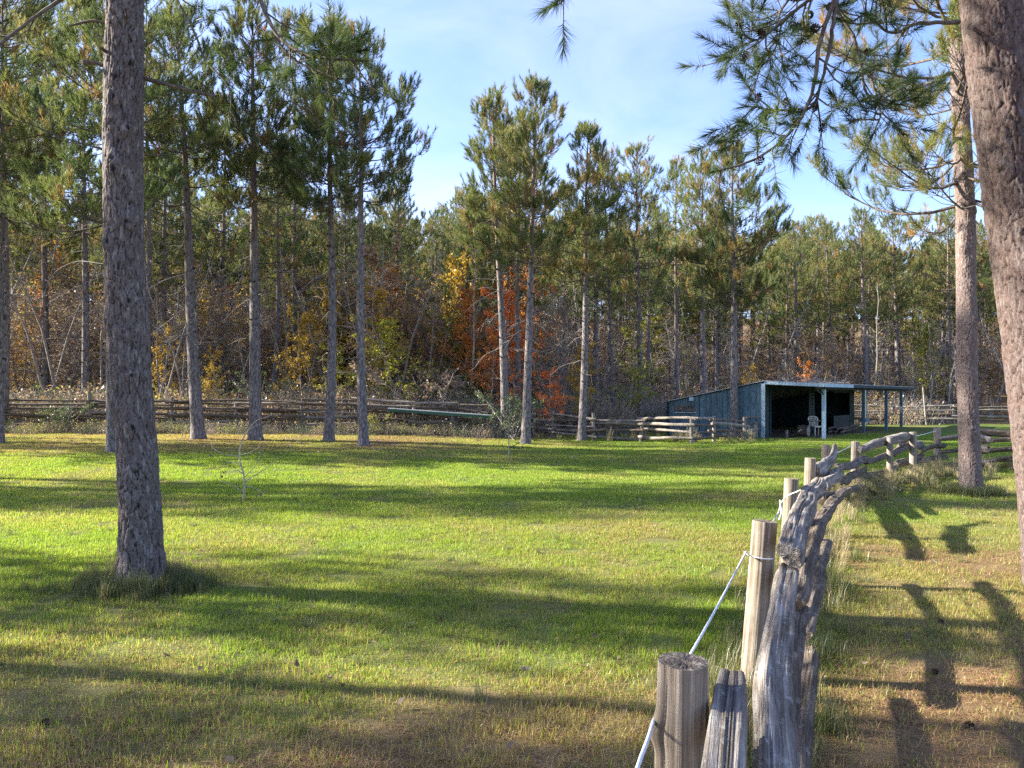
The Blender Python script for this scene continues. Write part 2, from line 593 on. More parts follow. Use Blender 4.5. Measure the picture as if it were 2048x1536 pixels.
def ground_masks(x, y):
    """dry: 0 lush green .. 1 straw; litter: share of fallen reddish needles; wood: forest floor"""
    p = np.stack([x * 0.55, y * 0.55, x * 0 + 3], -1)
    n = fbm(p, 11, 4)
    n2 = fbm(p * 3.1, 23, 3)
    right = sstep(0.0, 0.6, x - fence_line_x(y)) * (1 - sstep(16, 19, y))
    dry = 0.40 * (1 - sstep(3.2, 7.0, y)) + 0.13 + 0.13 * (1 - sstep(8, 12, y)) + 0.55 * sstep(19, 22.5, y) * sstep(3.5, -2, x)
    dry = dry * (1 - right) + right * (0.45 + 0.2 * (1 - sstep(4, 7, y)))
    dry = dry + 0.55 * n + 0.25 * n2
    lit = 0.46 * (1 - sstep(3.0, 6.0, y)) + 0.55 * sstep(20, 24, y) * sstep(2, -3, x)
    lit = lit * (1 - right) + right * (0.29 + 0.46 * (1 - sstep(3.8, 6.8, y)) - 0.3 * sstep(8, 10, y))
    lit = lit + 0.5 * fbm(p * 1.3 + 40, 31, 3) + 0.2 * n2
    for (tx, ty, tr) in ((-3.43, 7.0, 1.0), (8.15, 13.7, 1.2), (4.9, 7.2, 1.6)):
        lit = lit + 0.5 * np.exp(-((x - tx) ** 2 + (y - ty) ** 2) / (tr * tr))
    wood = np.maximum(sstep(28.5, 31.0, y) * sstep(3.5, 0.5, x), sstep(33, 36, y - 12 * sstep(4, 14, x)))
    wood = np.maximum(wood, sstep(-5, -8, y))
    return np.clip(dry, 0, 1), np.clip(lit, 0, 1), wood

def ground_mat():
    m, nt, N, Lk = new_mat('lawn_and_forest_floor')
    g = N('ShaderNodeNewGeometry')
    pos = g.outputs['Position']
    n1 = noise(N, Lk, pos, 60, 5, 0.7)
    n2 = noise(N, Lk, pos, 9, 5, 0.65)
    n3 = noise(N, Lk, pos, 240, 3, 0.7)
    green = ramp(N, [(0.3, (0.055, 0.085, 0.018)), (0.7, (0.13, 0.18, 0.036))])
    Lk(n1.outputs['Fac'], green.inputs['Fac'])
    straw = ramp(N, [(0.3, (0.12, 0.095, 0.040)), (0.7, (0.30, 0.24, 0.11))])
    Lk(n1.outputs['Fac'], straw.inputs['Fac'])
    lit = ramp(N, [(0.3, (0.11, 0.066, 0.040)), (0.7, (0.30, 0.18, 0.105))])
    Lk(n3.outputs['Fac'], lit.inputs['Fac'])
    wood = ramp(N, [(0.25, (0.07, 0.048, 0.028)), (0.5, (0.19, 0.125, 0.065)), (0.75, (0.33, 0.21, 0.10))])
    Lk(n2.outputs['Fac'], wood.inputs['Fac'])
    woodc = mixc(N, Lk, 0.5, wood.outputs['Color'], n1.outputs['Color'], 'OVERLAY')
    c = mixc(N, Lk, attr(N, 'dry').outputs['Fac'], green.outputs['Color'], straw.outputs['Color'])
    c = mixc(N, Lk, attr(N, 'lit').outputs['Fac'], c, lit.outputs['Color'])
    c = mixc(N, Lk, attr(N, 'wood').outputs['Fac'], c, woodc)
    solid_shader(N, Lk, c, 0.95, n1.outputs['Fac'], 0.8, 0.02, 0.1)
    return m

def build_ground():
    def axis(lo, f0, f1, hi, step):
        a = list(np.arange(f0, f1 + 1e-6, step))
        s, x = step, f1
        while x < hi:
            s *= 1.22
            x += s
            a.append(x)
        s, x = step, f0
        while x > lo:
            s *= 1.22
            x -= s
            a.insert(0, x)
        return np.array(a)
    xs, ys = axis(-260, -16, 16, 260, 0.22), axis(-120, 0.5, 36, 420, 0.22)
    X, Y = np.meshgrid(xs, ys)
    x, y = X.ravel(), Y.ravel()
    z = ground_z(x, y)
    z = z + 0.018 * fbm(np.stack([x * 1.4, y * 1.4, x * 0], -1), 7, 3)
    nx, ny = len(xs), len(ys)
    i = np.arange(ny - 1)[:, None]
    j = np.arange(nx - 1)[None]
    Q = np.stack([i * nx + j, i * nx + j + 1, (i + 1) * nx + j + 1, (i + 1) * nx + j], -1).reshape(-1, 4)
    mb = MB()
    mb.add(np.stack([x, y, z], -1), Q)
    o = mb.build('ground', [ground_mat()])
    d, l, w = ground_masks(x, y)
    for nm, v in (('dry', d), ('lit', l), ('wood', w)):
        a = o.data.attributes.new(nm, 'FLOAT', 'POINT')
        a.data.foreach_set('value', v.astype(np.float32))
    return tag(o, kind='structure')

build_ground()

# ------------------------------------------------------------------ geometry-node scatter (for stuff only)
def scatter(name, points, idx, rot, scl, objs, extra=None, tilt=None):
    src = bpy.data.collections.new(name + '_source')
    for k, me in enumerate(objs):
        src.objects.link(bpy.data.objects.new('%s_source_%02d' % (name, k), me))
    me = bpy.data.meshes.new(name)
    n = len(points)
    me.vertices.add(n)
    me.vertices.foreach_set('co', np.asarray(points, np.float32).ravel())
    rv = np.zeros((n, 3), np.float32)
    rv[:, 2] = rot
    if tilt is not None:
        rv[:, :2] = tilt
    a = me.attributes.new('rotv', 'FLOAT_VECTOR', 'POINT')
    a.data.foreach_set('vector', rv.ravel())
    a = me.attributes.new('sclv', 'FLOAT_VECTOR', 'POINT')
    s = np.asarray(scl, np.float32)
    s = np.repeat(s[:, None], 3, 1) if s.ndim == 1 else s
    a.data.foreach_set('vector', s.ravel())
    a = me.attributes.new('pick', 'INT', 'POINT')
    a.data.foreach_set('value', np.asarray(idx, np.int32))
    for k, v in (extra or {}).items():
        a = me.attributes.new(k, 'FLOAT', 'POINT')
        a.data.foreach_set('value', np.asarray(v, np.float32))
    o = obj(name, me)
    ng = bpy.data.node_groups.new(name + '_scatter', 'GeometryNodeTree')
    ng.interface.new_socket('Geometry', in_out='INPUT', socket_type='NodeSocketGeometry')
    ng.interface.new_socket('Geometry', in_out='OUTPUT', socket_type='NodeSocketGeometry')
    N, Lk = ng.nodes.new, ng.links.new
    gi, go = N('NodeGroupInput'), N('NodeGroupOutput')
    iop = N('GeometryNodeInstanceOnPoints')
    ci = N('GeometryNodeCollectionInfo')
    ci.inputs['Collection'].default_value = src
    ci.inputs['Separate Children'].default_value = True
    ci.inputs['Reset Children'].default_value = True
    iop.inputs['Pick Instance'].default_value = True
    def named(nm, typ):
        q = N('GeometryNodeInputNamedAttribute')
        q.data_type = typ
        q.inputs['Name'].default_value = nm
        return q.outputs['Attribute']
    Lk(gi.outputs[0], iop.inputs['Points'])
    Lk(ci.outputs[0], iop.inputs['Instance'])
    Lk(named('pick', 'INT'), iop.inputs['Instance Index'])
    er = N('FunctionNodeEulerToRotation')
    Lk(named('rotv', 'FLOAT_VECTOR'), er.inputs[0])
    Lk(er.outputs[0], iop.inputs['Rotation'])
    Lk(named('sclv', 'FLOAT_VECTOR'), iop.inputs['Scale'])
    Lk(iop.outputs[0], go.inputs[0])
    md = o.modifiers.new('scatter', 'NODES')
    md.node_group = ng
    return o

# ------------------------------------------------------------------ grass
def blade_mat(name, green, straw, use_inst=True):
    m, nt, N, Lk = new_mat(name)
    t = attr(N, 'tint')
    g = ramp(N, green)
    s = ramp(N, straw)
    Lk(t.outputs['Fac'], g.inputs['Fac'])
    Lk(t.outputs['Fac'], s.inputs['Fac'])
    if use_inst:
        d = attr(N, 'dry', 'INSTANCER')
        # each blade turns to straw at its own dryness
        gt = N('ShaderNodeMapRange')
        gt.interpolation_type = 'SMOOTHSTEP'
        ph = N('ShaderNodeMath')
        ph.operation = 'FRACT'
        ml = N('ShaderNodeMath')
        ml.operation = 'MULTIPLY'
        ml.inputs[1].default_value = 7.31
        Lk(t.outputs['Fac'], ml.inputs[0])
        Lk(ml.outputs[0], ph.inputs[0])
        sb = N('ShaderNodeMath')
        sb.operation = 'SUBTRACT'
        Lk(d.outputs['Fac'], sb.inputs[0])
        Lk(ph.outputs[0], sb.inputs[1])
        gt.inputs['From Min'].default_value = -0.35
        gt.inputs['From Max'].default_value = 0.35
        Lk(sb.outputs[0], gt.inputs['Value'])
        c = mixc(N, Lk, gt.outputs['Result'], g.outputs['Color'], s.outputs['Color'])
    else:
        c = mixc(N, Lk, 0.0, g.outputs['Color'], s.outputs['Color'])
    tb = mixc(N, Lk, 1.0, c, (1.75, 1.7, 0.9), 'MULTIPLY')
    leaf_shader(N, Lk, c, 0.45, 0.02, tb)
    return m

GRASS = blade_mat('lawn_blades', [(0.0, (0.095, 0.185, 0.020)), (0.5, (0.17, 0.27, 0.028)), (1.0, (0.27, 0.34, 0.050))],
                  [(0.0, (0.20, 0.165, 0.060)), (0.5, (0.33, 0.265, 0.105)), (1.0, (0.46, 0.38, 0.19))])
LITTER = leaf_mat('fallen_pine_needles', [(0.0, (0.13, 0.062, 0.034)), (0.5, (0.26, 0.135, 0.070)), (1.0, (0.44, 0.285, 0.155))], 0.1, 0.03)
TALL = leaf_mat('tall_dry_grass', [(0.0, (0.060, 0.095, 0.025)), (0.35, (0.13, 0.145, 0.045)), (0.6, (0.27, 0.21, 0.10)), (1.0, (0.46, 0.38, 0.22))], 0.35, 0.04)

def blades(mb, P, h, w, lean, rng, tint, mat=0, curl=0.5):
    """three-triangle blades that bend over"""
    n = len(P)
    az = rng.random(n) * 2 * np.pi
    d = np.stack([np.cos(az), np.sin(az), np.zeros(n)], -1)
    sd = np.stack([-np.sin(az), np.cos(az), np.zeros(n)], -1)
    h, w, lean = [np.broadcast_to(q, (n,))[:, None] for q in (h, w, lean)]
    up = np.array([[0, 0, 1.0]])
    mid = P + up * h * 0.6 * np.cos(lean * 0.6) + d * h * 0.6 * np.sin(lean * 0.6)
    tip = mid + up * h * 0.45 * np.cos(lean * (1 + curl)) + d * h * 0.45 * np.sin(lean * (1 + curl))
    V = np.stack([P - sd * w / 2, P + sd * w / 2, mid + sd * w * 0.42, mid - sd * w * 0.42, tip], 1).reshape(-1, 3)
    b = np.arange(n)[:, None] * 5
    mb.add(V, [b + np.array([[0, 1, 2, 3]]), b + np.array([[3, 2, 4]])], mat, tint=np.repeat(tint, 5))

def litter(mb, n, size, rng, mat=0, lo=0.07, hi=0.15, w=0.0022, z=0.012):
    P = np.stack([rng.uniform(-size / 2, size / 2, n), rng.uniform(-size / 2, size / 2, n), rng.uniform(0.004, z, n)], -1)
    az = rng.random(n) * 2 * np.pi
    d = np.stack([np.cos(az), np.sin(az), rng.normal(0.05, 0.16, n)], -1) * rng.uniform(lo, hi, n)[:, None]
    u = np.stack([-np.sin(az), np.cos(az), np.zeros(n)], -1) * w
    V = np.stack([P - u, P + u, P + d], 1).reshape(-1, 3)
    mb.add(V, np.arange(3 * n).reshape(-1, 3), mat, tint=np.repeat(rng.random(n), 3))

def grass_patches():
    S = 0.56
    out = []
    # near and far version of: lush, mixed, needle litter
    for far in (0, 1):
        for kind in range(3):
            for var in range(2):
                rng = np.random.default_rng(100 + far * 10 + kind * 3 + var)
                mb = MB()
                nb = [1150, 900, 380][kind] if not far else [420, 300, 140][kind]
                wf = 1.0 if not far else 1.9
                P = np.stack([rng.uniform(-S / 2, S / 2, nb), rng.uniform(-S / 2, S / 2, nb), np.full(nb, -0.006)], -1)
                cl = 0.65 + 0.5 * fbm(P * 9 + var * 5, 3, 2)
                h = rng.uniform(0.022, 0.055, nb) * np.clip(cl + 0.3, 0.5, 1.4)
                blades(mb, P, h, rng.uniform(0.0026, 0.0048, nb) * wf, np.abs(rng.normal(0.45, 0.35, nb)), rng, rng.random(nb))
                nl = [60, 260, 520][kind] if not far else [20, 70, 200][kind]
                litter(mb, nl, S, rng, 1, w=0.0016 * wf)
                out.append(mb.mesh('grass_patch', [GRASS, LITTER], False))
    return out

def build_grass():
    rng = np.random.default_rng(5)
    pts = []
    step = 0.42
    for y in np.arange(0.9, 35.5, step):
        xm = 0.70 * y + 1.2
        x = np.arange(-xm, xm, step)
        pts.append(np.stack([x, np.full(len(x), y)], -1))
    p = np.concatenate(pts)
    p = p + rng.uniform(-0.16, 0.16, p.shape)
    d, l, w = ground_masks(p[:, 0], p[:, 1])
    keep = w < rng.random(len(p)) * 0.9 + 0.05
    keep &= ~((p[:, 0] > 10.5) & (p[:, 1] > 31.5) & (p[:, 0] * 0.785 - p[:, 1] * 0.62 < -11.6 + 2.0))
    p, d, l = p[keep], d[keep], l[keep]
    kind = np.where(l + rng.normal(0, 0.1, len(p)) > 0.52, 2, np.where(d + l * 0.6 + rng.normal(0, 0.12, len(p)) > 0.42, 1, 0))
    far = (p[:, 1] > 11).astype(int)
    idx = far * 6 + kind * 2 + rng.integers(0, 2, len(p))
    z = ground_z(p[:, 0], p[:, 1])
    scl = rng.uniform(0.85, 1.2, len(p))
    s3 = np.stack([scl * 0 + 1, scl * 0 + 1, scl], -1)
    o = scatter('grass', np.stack([p[:, 0], p[:, 1], z], -1), idx, rng.uniform(0, 6.28, len(p)), s3, grass_patches(), {'dry': d})
    tag(o, 'short mown lawn grass mixed with fallen pine needles', 'grass', kind='stuff')

build_grass()

# ------------------------------------------------------------------ pines
def gen_pine(rng, h0, H, rmax, tr, k=22, nl=0.15, nw=0.012, dens=1.0, dead=0.6, dead_lo=2.0, lo_sag=0.3, stubs=True, sub=1, tilt_tint=0.0, nside=7, tl=(0.20, 0.46), spread=(16, 52)):
    """returns (trunk MB, crown MB); trunk materials: bark, knot; crown materials: needles, twig, deadwood"""
    crown, trunk = MB(), MB()
    SA, SB, SR, SQ = [], [], [], []
    TP, TD, TL, TT = [], [], [], []
    rad = lambda z: max(0.02, tr * (1 - 0.90 * (z / H) ** 1.15))
    up = np.array([0, 0, 1.0])
    def poly(P, r0, r1):
        n = len(P) - 1
        for i in range(n):
            SA.append(P[i]); SB.append(P[i + 1])
            SR.append(r0 + (r1 - r0) * i / n); SQ.append(r0 + (r1 - r0) * (i + 1) / n)
    def tuft(p, d, base_t):
        TP.append(p - d * 0.06); TD.append(d); TL.append(rng.uniform(*tl)); TT.append(base_t)
    z = h0
    az0 = rng.uniform(0, 6.28)
    while z < H - 0.25:
        t = (z - h0) / (H - h0)
        nb = rng.integers(4, 7)
        az0 += rng.uniform(0.4, 1.2)
        for b in range(nb):
            prof = min(1.0, 0.72 + 1.1 * t) * (1 - t) ** 0.62 + 0.10
            if rng.random() < 0.10 and t < 0.85:
                continue
            Ln = rmax * prof * rng.choice([rng.uniform(0.45, 0.8), rng.uniform(0.8, 1.22)])
            az = az0 + b * 2 * np.pi / nb + rng.normal(0, 0.22)
            e = R(-6 + 58 * t ** 1.1 + rng.normal(0, 9))
            h = np.array([math.cos(az), math.sin(az), 0])
            sv = np.array([-h[1], h[0], 0])
            u = np.linspace(0, 1, 6)
            s1, s2 = lo_sag * (1 - t), (lo_sag * 1.15) * (1 - t) + 0.12
            wig = rng.normal(0, 0.05) * np.sin(u * 3.1) + rng.normal(0, 0.03) * np.sin(u * 6.2)
            P = h * (Ln * u * math.cos(e))[:, None] + up * (z + rng.uniform(-.1, .1) + Ln * (math.sin(e) * u - s1 * u + s2 * u * u))[:, None] + sv * (wig * Ln)[:, None]
            rb = 0.010 + 0.011 * Ln
            poly(P, rb, 0.006)
            bt = np.clip(rng.normal(0.45 + tilt_tint, 0.17), 0.05, 0.9)
            ns = max(3, int(Ln * nside * dens))
            for j in range(ns):
                u0 = 1 - 0.74 * rng.random() ** 1.25
                i = min(4, int(u0 * 5))
                q = P[i] + (P[i + 1] - P[i]) * (u0 * 5 - i)
                dirm = unit(P[i + 1] - P[i])
                sg = -1 if j % 2 else 1
                an = R(rng.uniform(22, 68)) * sg
                ds = unit(dirm * math.cos(an) + sv * math.sin(an) + up * rng.uniform(-0.05, 0.45))
                ls = Ln * (0.10 + 0.30 * (1 - u0)) * rng.uniform(0.6, 1.25) + 0.12
                m1 = q + ds * ls * 0.55
                d2 = unit(ds + up * rng.uniform(0.2, 0.7))
                m2 = m1 + d2 * ls * 0.45
                poly([q, m1, m2], 0.008, 0.004)
                tt = 1.0 if rng.random() < 0.018 else np.clip(bt + rng.normal(0, 0.14), 0, 0.93)
                tuft(m2, unit(d2 + up * rng.uniform(0.35, 1.5)), tt)
                for _ in range(sub):
                    f = rng.uniform(0.35, 1.0)
                    qq = q + (m2 - q) * f
                    dd = unit(ds + rng.normal(0, 0.55, 3) + up * 0.45)
                    e2 = qq + dd * rng.uniform(0.06, 0.2)
                    SA.append(qq); SB.append(e2); SR.append(0.004); SQ.append(0.003)
                    tuft(e2, unit(dd + up * 0.8), tt)
            tuft(P[-1], unit(unit(P[-1] - P[-2]) + up * 0.5), bt)
        z += rng.uniform(0.34, 0.55)
    for _ in range(5):
        tuft(up * (H - 0.1 + rng.uniform(-0.2, 0.15)), unit(up + rng.normal(0, 0.25, 3)), 0.5)
    sticks(crown, SA, SB, np.array(SR), np.array(SQ), 3, 1)
    needles(crown, np.array(TP), np.array(TD), np.array(TL), k, nl, nw, rng, 0, np.array(TT), spread)
    # bare dead limbs under the crown
    DA, DB, DR, DQ = [], [], [], []
    z = dead_lo
    KA, KB, KR = [], [], []
    while z < h0 + 1.0:
        for b in range(rng.integers(3, 6)):
            az = rng.uniform(0, 6.28)
            h = np.array([math.cos(az), math.sin(az), 0])
            r0 = rad(z)
            zz = z + rng.uniform(-0.05, 0.05)
            if rng.random() < dead * (0.35 + 0.65 * z / h0):
                Ln = rng.uniform(0.4, 1.9) * (0.5 + 0.5 * z / h0)
                e = R(rng.uniform(-25, 20))
                u = np.linspace(0, 1, 6)
                sv = np.array([-h[1], h[0], 0])
                P = h * (r0 * 0.8 + Ln * u)[:, None] + up * (zz + Ln * (math.sin(e) * u - 0.28 * u * u))[:, None] + sv * (rng.normal(0, 0.12) * u * u * Ln)[:, None]
                P[1:] += rng.normal(0, 0.03, (5, 3))
                for i in range(5):
                    DA.append(P[i]); DB.append(P[i + 1]); DR.append(0.013 * (1 - 0.16 * i)); DQ.append(0.013 * (1 - 0.16 * (i + 1)))
                for _ in range(int(Ln * 3)):
                    i = rng.integers(1, 5)
                    q = P[i]
                    d = unit(unit(P[i] - P[i - 1]) + rng.normal(0, 0.6, 3))
                    q2 = q + d * rng.uniform(0.15, 0.5)
                    DA.append(q); DB.append(q2); DR.append(0.006); DQ.append(0.003)
            elif stubs:
                KA.append(h * r0 * 0.75 + up * zz)
                KB.append(h * (r0 + rng.uniform(0.015, 0.07)) + up * (zz + rng.uniform(0.0, 0.03)))
                KR.append(rng.uniform(0.018, 0.034))
        z += rng.uniform(0.32, 0.52)
    sticks(crown, DA, DB, np.array(DR), np.array(DQ), 4, 2)
    zs = np.concatenate([[-0.3, 0, 0.12, 0.35, 0.8], np.linspace(1.4, H, 22)])
    bend = rng.normal(0, 0.025, 2)
    path = np.stack([bend[0] * np.sin(zs * 0.5), bend[1] * np.sin(zs * 0.6 + 1), zs], -1)
    rr = np.array([rad(max(0, q)) for q in zs]) * (1 + 0.35 * np.exp(-np.maximum(zs, 0) / 0.22))
    tube(trunk, path, rr, 12, 0)
    if KA:
        sticks(trunk, KA, KB, np.array(KR), np.array(KR) * 0.7, 5, 1)
    return trunk, crown

NEEDLE_SETS = ([NEEDLE, TWIG, DEADWOOD], [NEEDLE_ALT, TWIG, DEADWOOD])

def pine(name, loc, label, seed, H, h0, rmax, tr, lean=(0, 0), dark=0, group='pines along the far edge of the lawn', **kw):
    rng = np.random.default_rng(seed)
    trunk, crown = gen_pine(rng, h0, H, rmax, tr, **kw)
    t = thing(name, loc, label, 'tree', group)
    t.rotation_euler = (lean[1], lean[0], 0)
    trunk.build('trunk', [BARK, KNOT], t)
    crown.build('crown', NEEDLE_SETS[dark], t)
    return t

def height_of(py, d):
    return EYE + (HOR - py) / FOC * d

# front row: base pixel, crown-top pixel, crown-bottom pixel, crown half width (px), trunk width (px), side lean (px over the height)
front = [
    (397, 878, 30, 400, 130, 25, -40, 1, 'pine on far lawn edge just right of the big foreground trunk'),
    (511, 880, 5, 390, 125, 25, -10, 1, 'tall straight pine before the fence, second right of the big foreground trunk'),
    (658, 882, 70, 420, 90, 20, 12, 1, 'thin pine before the fence, left one of the close pair'),
    (727, 892, 88, 400, 135, 20, -12, 1, 'pine standing nearest on the far lawn edge, right one of the close pair'),
    (1011, 876, 195, 500, 85, 17, -26, 0, 'pine behind the thin leafy sapling, left of the twin crowns over the red maple'),
    (1051, 888, 176, 520, 95, 18, 22, 0, 'tallest pine at mid lawn edge, standing in front of the red maple'),
    (1163, 882, 272, 560, 80, 16, 14, 0, 'slim pine standing in front of the grey rail fence by the gap'),
    (2, 886, -150, 430, 190, 12, 0, 1, 'pine at the left picture edge in front of the overgrown fence'),
    (224, 905, -60, 440, 175, 20, -6, 1, 'pine whose foot shows just left of the big foreground trunk'),
    (1470, 876.5, 296, 610, 105, 16, -6, 0, 'pale trunked pine standing against the blue shed wall'),
]
for k, (bx, by, ty, cy0, hw, tw, ln, dk, lab) in enumerate(front):
    g = on_ground(bx, by)
    d = g[1]
    H = height_of(ty, d) - g[2]
    h0 = height_of(cy0, d) - g[2]
    pine('pine_tree', g, lab, 40 + k, H, h0, hw / FOC * d, tw / FOC * d / 2 * 1.02, (math.atan2(ln / FOC * d, H), R(random.Random(k).uniform(-1, 1))), dk,
         k=38, nw=0.0150, nl=0.17, dens=1.05, sub=2, dead=0.55, dead_lo=2.2, tilt_tint=0.05 if dk else 0.20)

# second row, standing behind the fences: (px, depth, crown top px, crown bottom px, half width px, trunk width px, lean px)
second = [
    (1229, 37, 300, 560, 75, 12, -24, 0, 'leaning pine behind the grey rail fence, left of a straighter neighbour'),
    (1281, 36, 300, 600, 95, 14, -8, 0, 'pine behind the grey rail fence midway to the blue shed'),
    (1352, 43, 330, 560, 70, 11, 0, 0, 'thin pine behind the low end of the blue shed'),
    (1405, 41, 310, 600, 80, 12, 0, 0, 'pine behind the blue shed roof, left of the one against its wall'),
    (1597, 50, 450, 650, 70, 13, -10, 0, 'pine rising behind the blue shed just over its front corner'),
    (1640, 54, 440, 640, 70, 10, -8, 0, 'slender pine behind the porch roof, in line with its near post'),
    (1672, 52, 455, 650, 60, 10, -22, 0, 'leaning slender pine behind the middle of the porch roof'),
    (1734, 51, 430, 640, 75, 12, -12, 0, 'pine behind the far half of the porch roof'),
    (1800, 55, 430, 630, 80, 12, -16, 0, 'pine behind the far end of the porch roof'),
    (1897, 56, 430, 620, 80, 12, 0, 0, 'pine beyond the far fence, left of the pinkish near trunk'),
    (1192, 42, 420, 640, 60, 14, 0, 1, 'dark thick pine trunk in the shade behind the grey rail fence'),
    (90, 38, -60, 330, 130, 14, 0, 1, 'pine behind the left fence near the picture edge'),
    (300, 36, -40, 330, 130, 13, -8, 1, 'pine mostly hidden behind the big foreground trunk'),
    (590, 40, 30, 360, 110, 12, 0, 1, 'dark pine behind the left fence between two front pines'),
    (10, 30, -80, 300, 120, 16, 0, 1, 'pine at the left end of the overgrown fence'),
]
for k, (bx, d, ty, cy0, hw, tw, ln, dk, lab) in enumerate(second):
    x = (bx - 1024) / FOC * d
    z = gz(x, d)
    H = height_of(ty, d) - z
    h0 = height_of(cy0, d) - z
    pine('pine_tree', (x, d, z), lab, 80 + k, H, h0, hw / FOC * d, tw / FOC * d / 2, (math.atan2(ln / FOC * d, H), 0), dk,
         group='pines standing behind the fences', k=28, nw=0.018, nl=0.18, dens=0.8, dead=0.6, tilt_tint=0.06 if dk else 0.2)

# the wood behind: a few kinds of pine copied
protos, proto_join = [], []
for k in range(5):
    rng = np.random.default_rng(300 + k)
    H = 13.5 + k * 0.6
    tk, cr = gen_pine(rng, H * (0.42 + 0.05 * (k % 3)), H, 1.9 + 0.15 * k, 0.15, k=22, nw=0.026, nl=0.20, dens=0.62, dead=0.5, sub=1, tilt_tint=0.16)
    protos.append((tk.mesh('trunk', [BARK, KNOT]), cr.mesh('crown', NEEDLE_SETS[0])))
    if k < 4:
        j = MB()
        j.merge(tk, 0)
        j.merge(cr, 2)
        proto_join.append(j.mesh('distant_pine', [BARK, KNOT] + NEEDLE_SETS[0]))

def shed_clear(x, y):
    a = (x - 10.25) * 0.62 + (y - 31.2) * 0.785
    b = (x - 10.25) * 0.785 - (y - 31.2) * 0.62
    return not (-2 < a < 18.5 and -6.5 < b < 4.5)

rng = np.random.default_rng(77)
taken = [(o.location.x, o.location.y) for o in bpy.data.objects if o.name.startswith('pine_tree')]
first = None
n_wood = 0
for y in np.arange(34, 66, 4.0):
    for x in np.arange(-0.72 * y - 2, 0.72 * y + 4, 3.7):
        px, py = x + rng.uniform(-1.3, 1.3), y + rng.uniform(-1.5, 1.5)
        right = px > 4
        if right and py < 49 + rng.uniform(-1, 3):
            continue
        if not shed_clear(px, py):
            continue
        if not right and rng.random() < (0.6 if -12 < px < 2 else 0.3):
            continue
        if min((px - a) ** 2 + (py - b) ** 2 for a, b in taken) < 3.2:
            continue
        taken.append((px, py))
        q = rng.integers(0, 5)
        # right of the gap the wood is lower, on the left taller
        s = rng.uniform(0.86, 1.08) * (0.86 if right else 1.0) * (0.92 if -14 < px <= 4 else 1.0) * (1.18 if px < -14 else 1.0)
        if first is None or True:
            t = obj('pine_tree', None, None, (px, py, gz(px, py)), (rng.normal(0, 0.012), rng.normal(0, 0.015), rng.uniform(0, 6.28)), (s * rng.uniform(0.9, 1.15), s * rng.uniform(0.9, 1.15), s))
            tag(t, 'slender pine in the crowded wood beyond the fences, among many alike', 'tree', 'pines of the wood beyond the fences')
            obj('trunk', protos[q][0], t)
            obj('crown', protos[q][1], t)
            n_wood += 1

# far wood as one mass, with the pines out of sight to the left and behind that shade the lawn
fp = []
for y in np.arange(66, 112, 4.5):
    for x in np.arange(-0.8 * y - 6, 0.8 * y + 6, 4.2):
        fp.append((x + rng.uniform(-1.6, 1.6), y + rng.uniform(-1.6, 1.6), rng.uniform(0.8, 1.05)))
o_pts = np.array([(x, y, gz(x, y)) for x, y, s in fp])
o_scl = np.array([s for _, _, s in fp])
o = scatter('distant_wood', o_pts, rng.integers(0, 4, len(o_pts)), rng.uniform(0, 6.28, len(o_pts)), o_scl, proto_join)
tag(o, 'mass of pines on the rising ground deep behind the fence', 'wood', kind='stuff')

SHADE = [  # (x, y, width, height) pines standing left of the picture; their shadows lie across the lawn
    (-14.5, 16.3, 0.95, 1.0), (-19.5, 16.0, 1.0, 1.05), (-24, 16.6, 0.95, 1.0), (-29, 16.1, 1.0, 1.1), (-34, 16.5, 1.0, 1.0),
    (-19.5, 26.0, 1.0, 1.0), (-34, 26.0, 1.05, 1.0),
    (-17.5, 20.6, 0.8, 0.55), (-19.0, 24.4, 1.0, 1.0), (-23.5, 23.8, 1.0, 1.0), (-28.5, 24.0, 1.0, 1.0),
    (-13.0, 8.0, 0.55, 0.60), (-10.0, 7.3, 0.45, 0.45),
    (-13.5, 9.2, 0.50, 0.60),
    (-14.5, 5.9, 0.60, 0.62), (-11.5, 5.2, 0.65, 0.50), (-12.5, 4.3, 0.45, 0.75),
    (-8.0, 5.6, 0.7, 0.9), (-7.5, 2.6, 0.9, 0.95), (-17, 1.0, 1, 0.8), (-10, -1.5, 1, 1),
]
sp = np.array([(x, y, gz(x, y)) for x, y, a, s in SHADE])
o = scatter('neighbouring_wood', sp, rng.integers(0, 4, len(sp)), rng.uniform(0, 6.28, len(sp)), np.array([(a, a, s) for _, _, a, s in SHADE]), proto_join)
tag(o, 'pine wood standing beyond the left edge of the lawn', 'wood', kind='stuff')

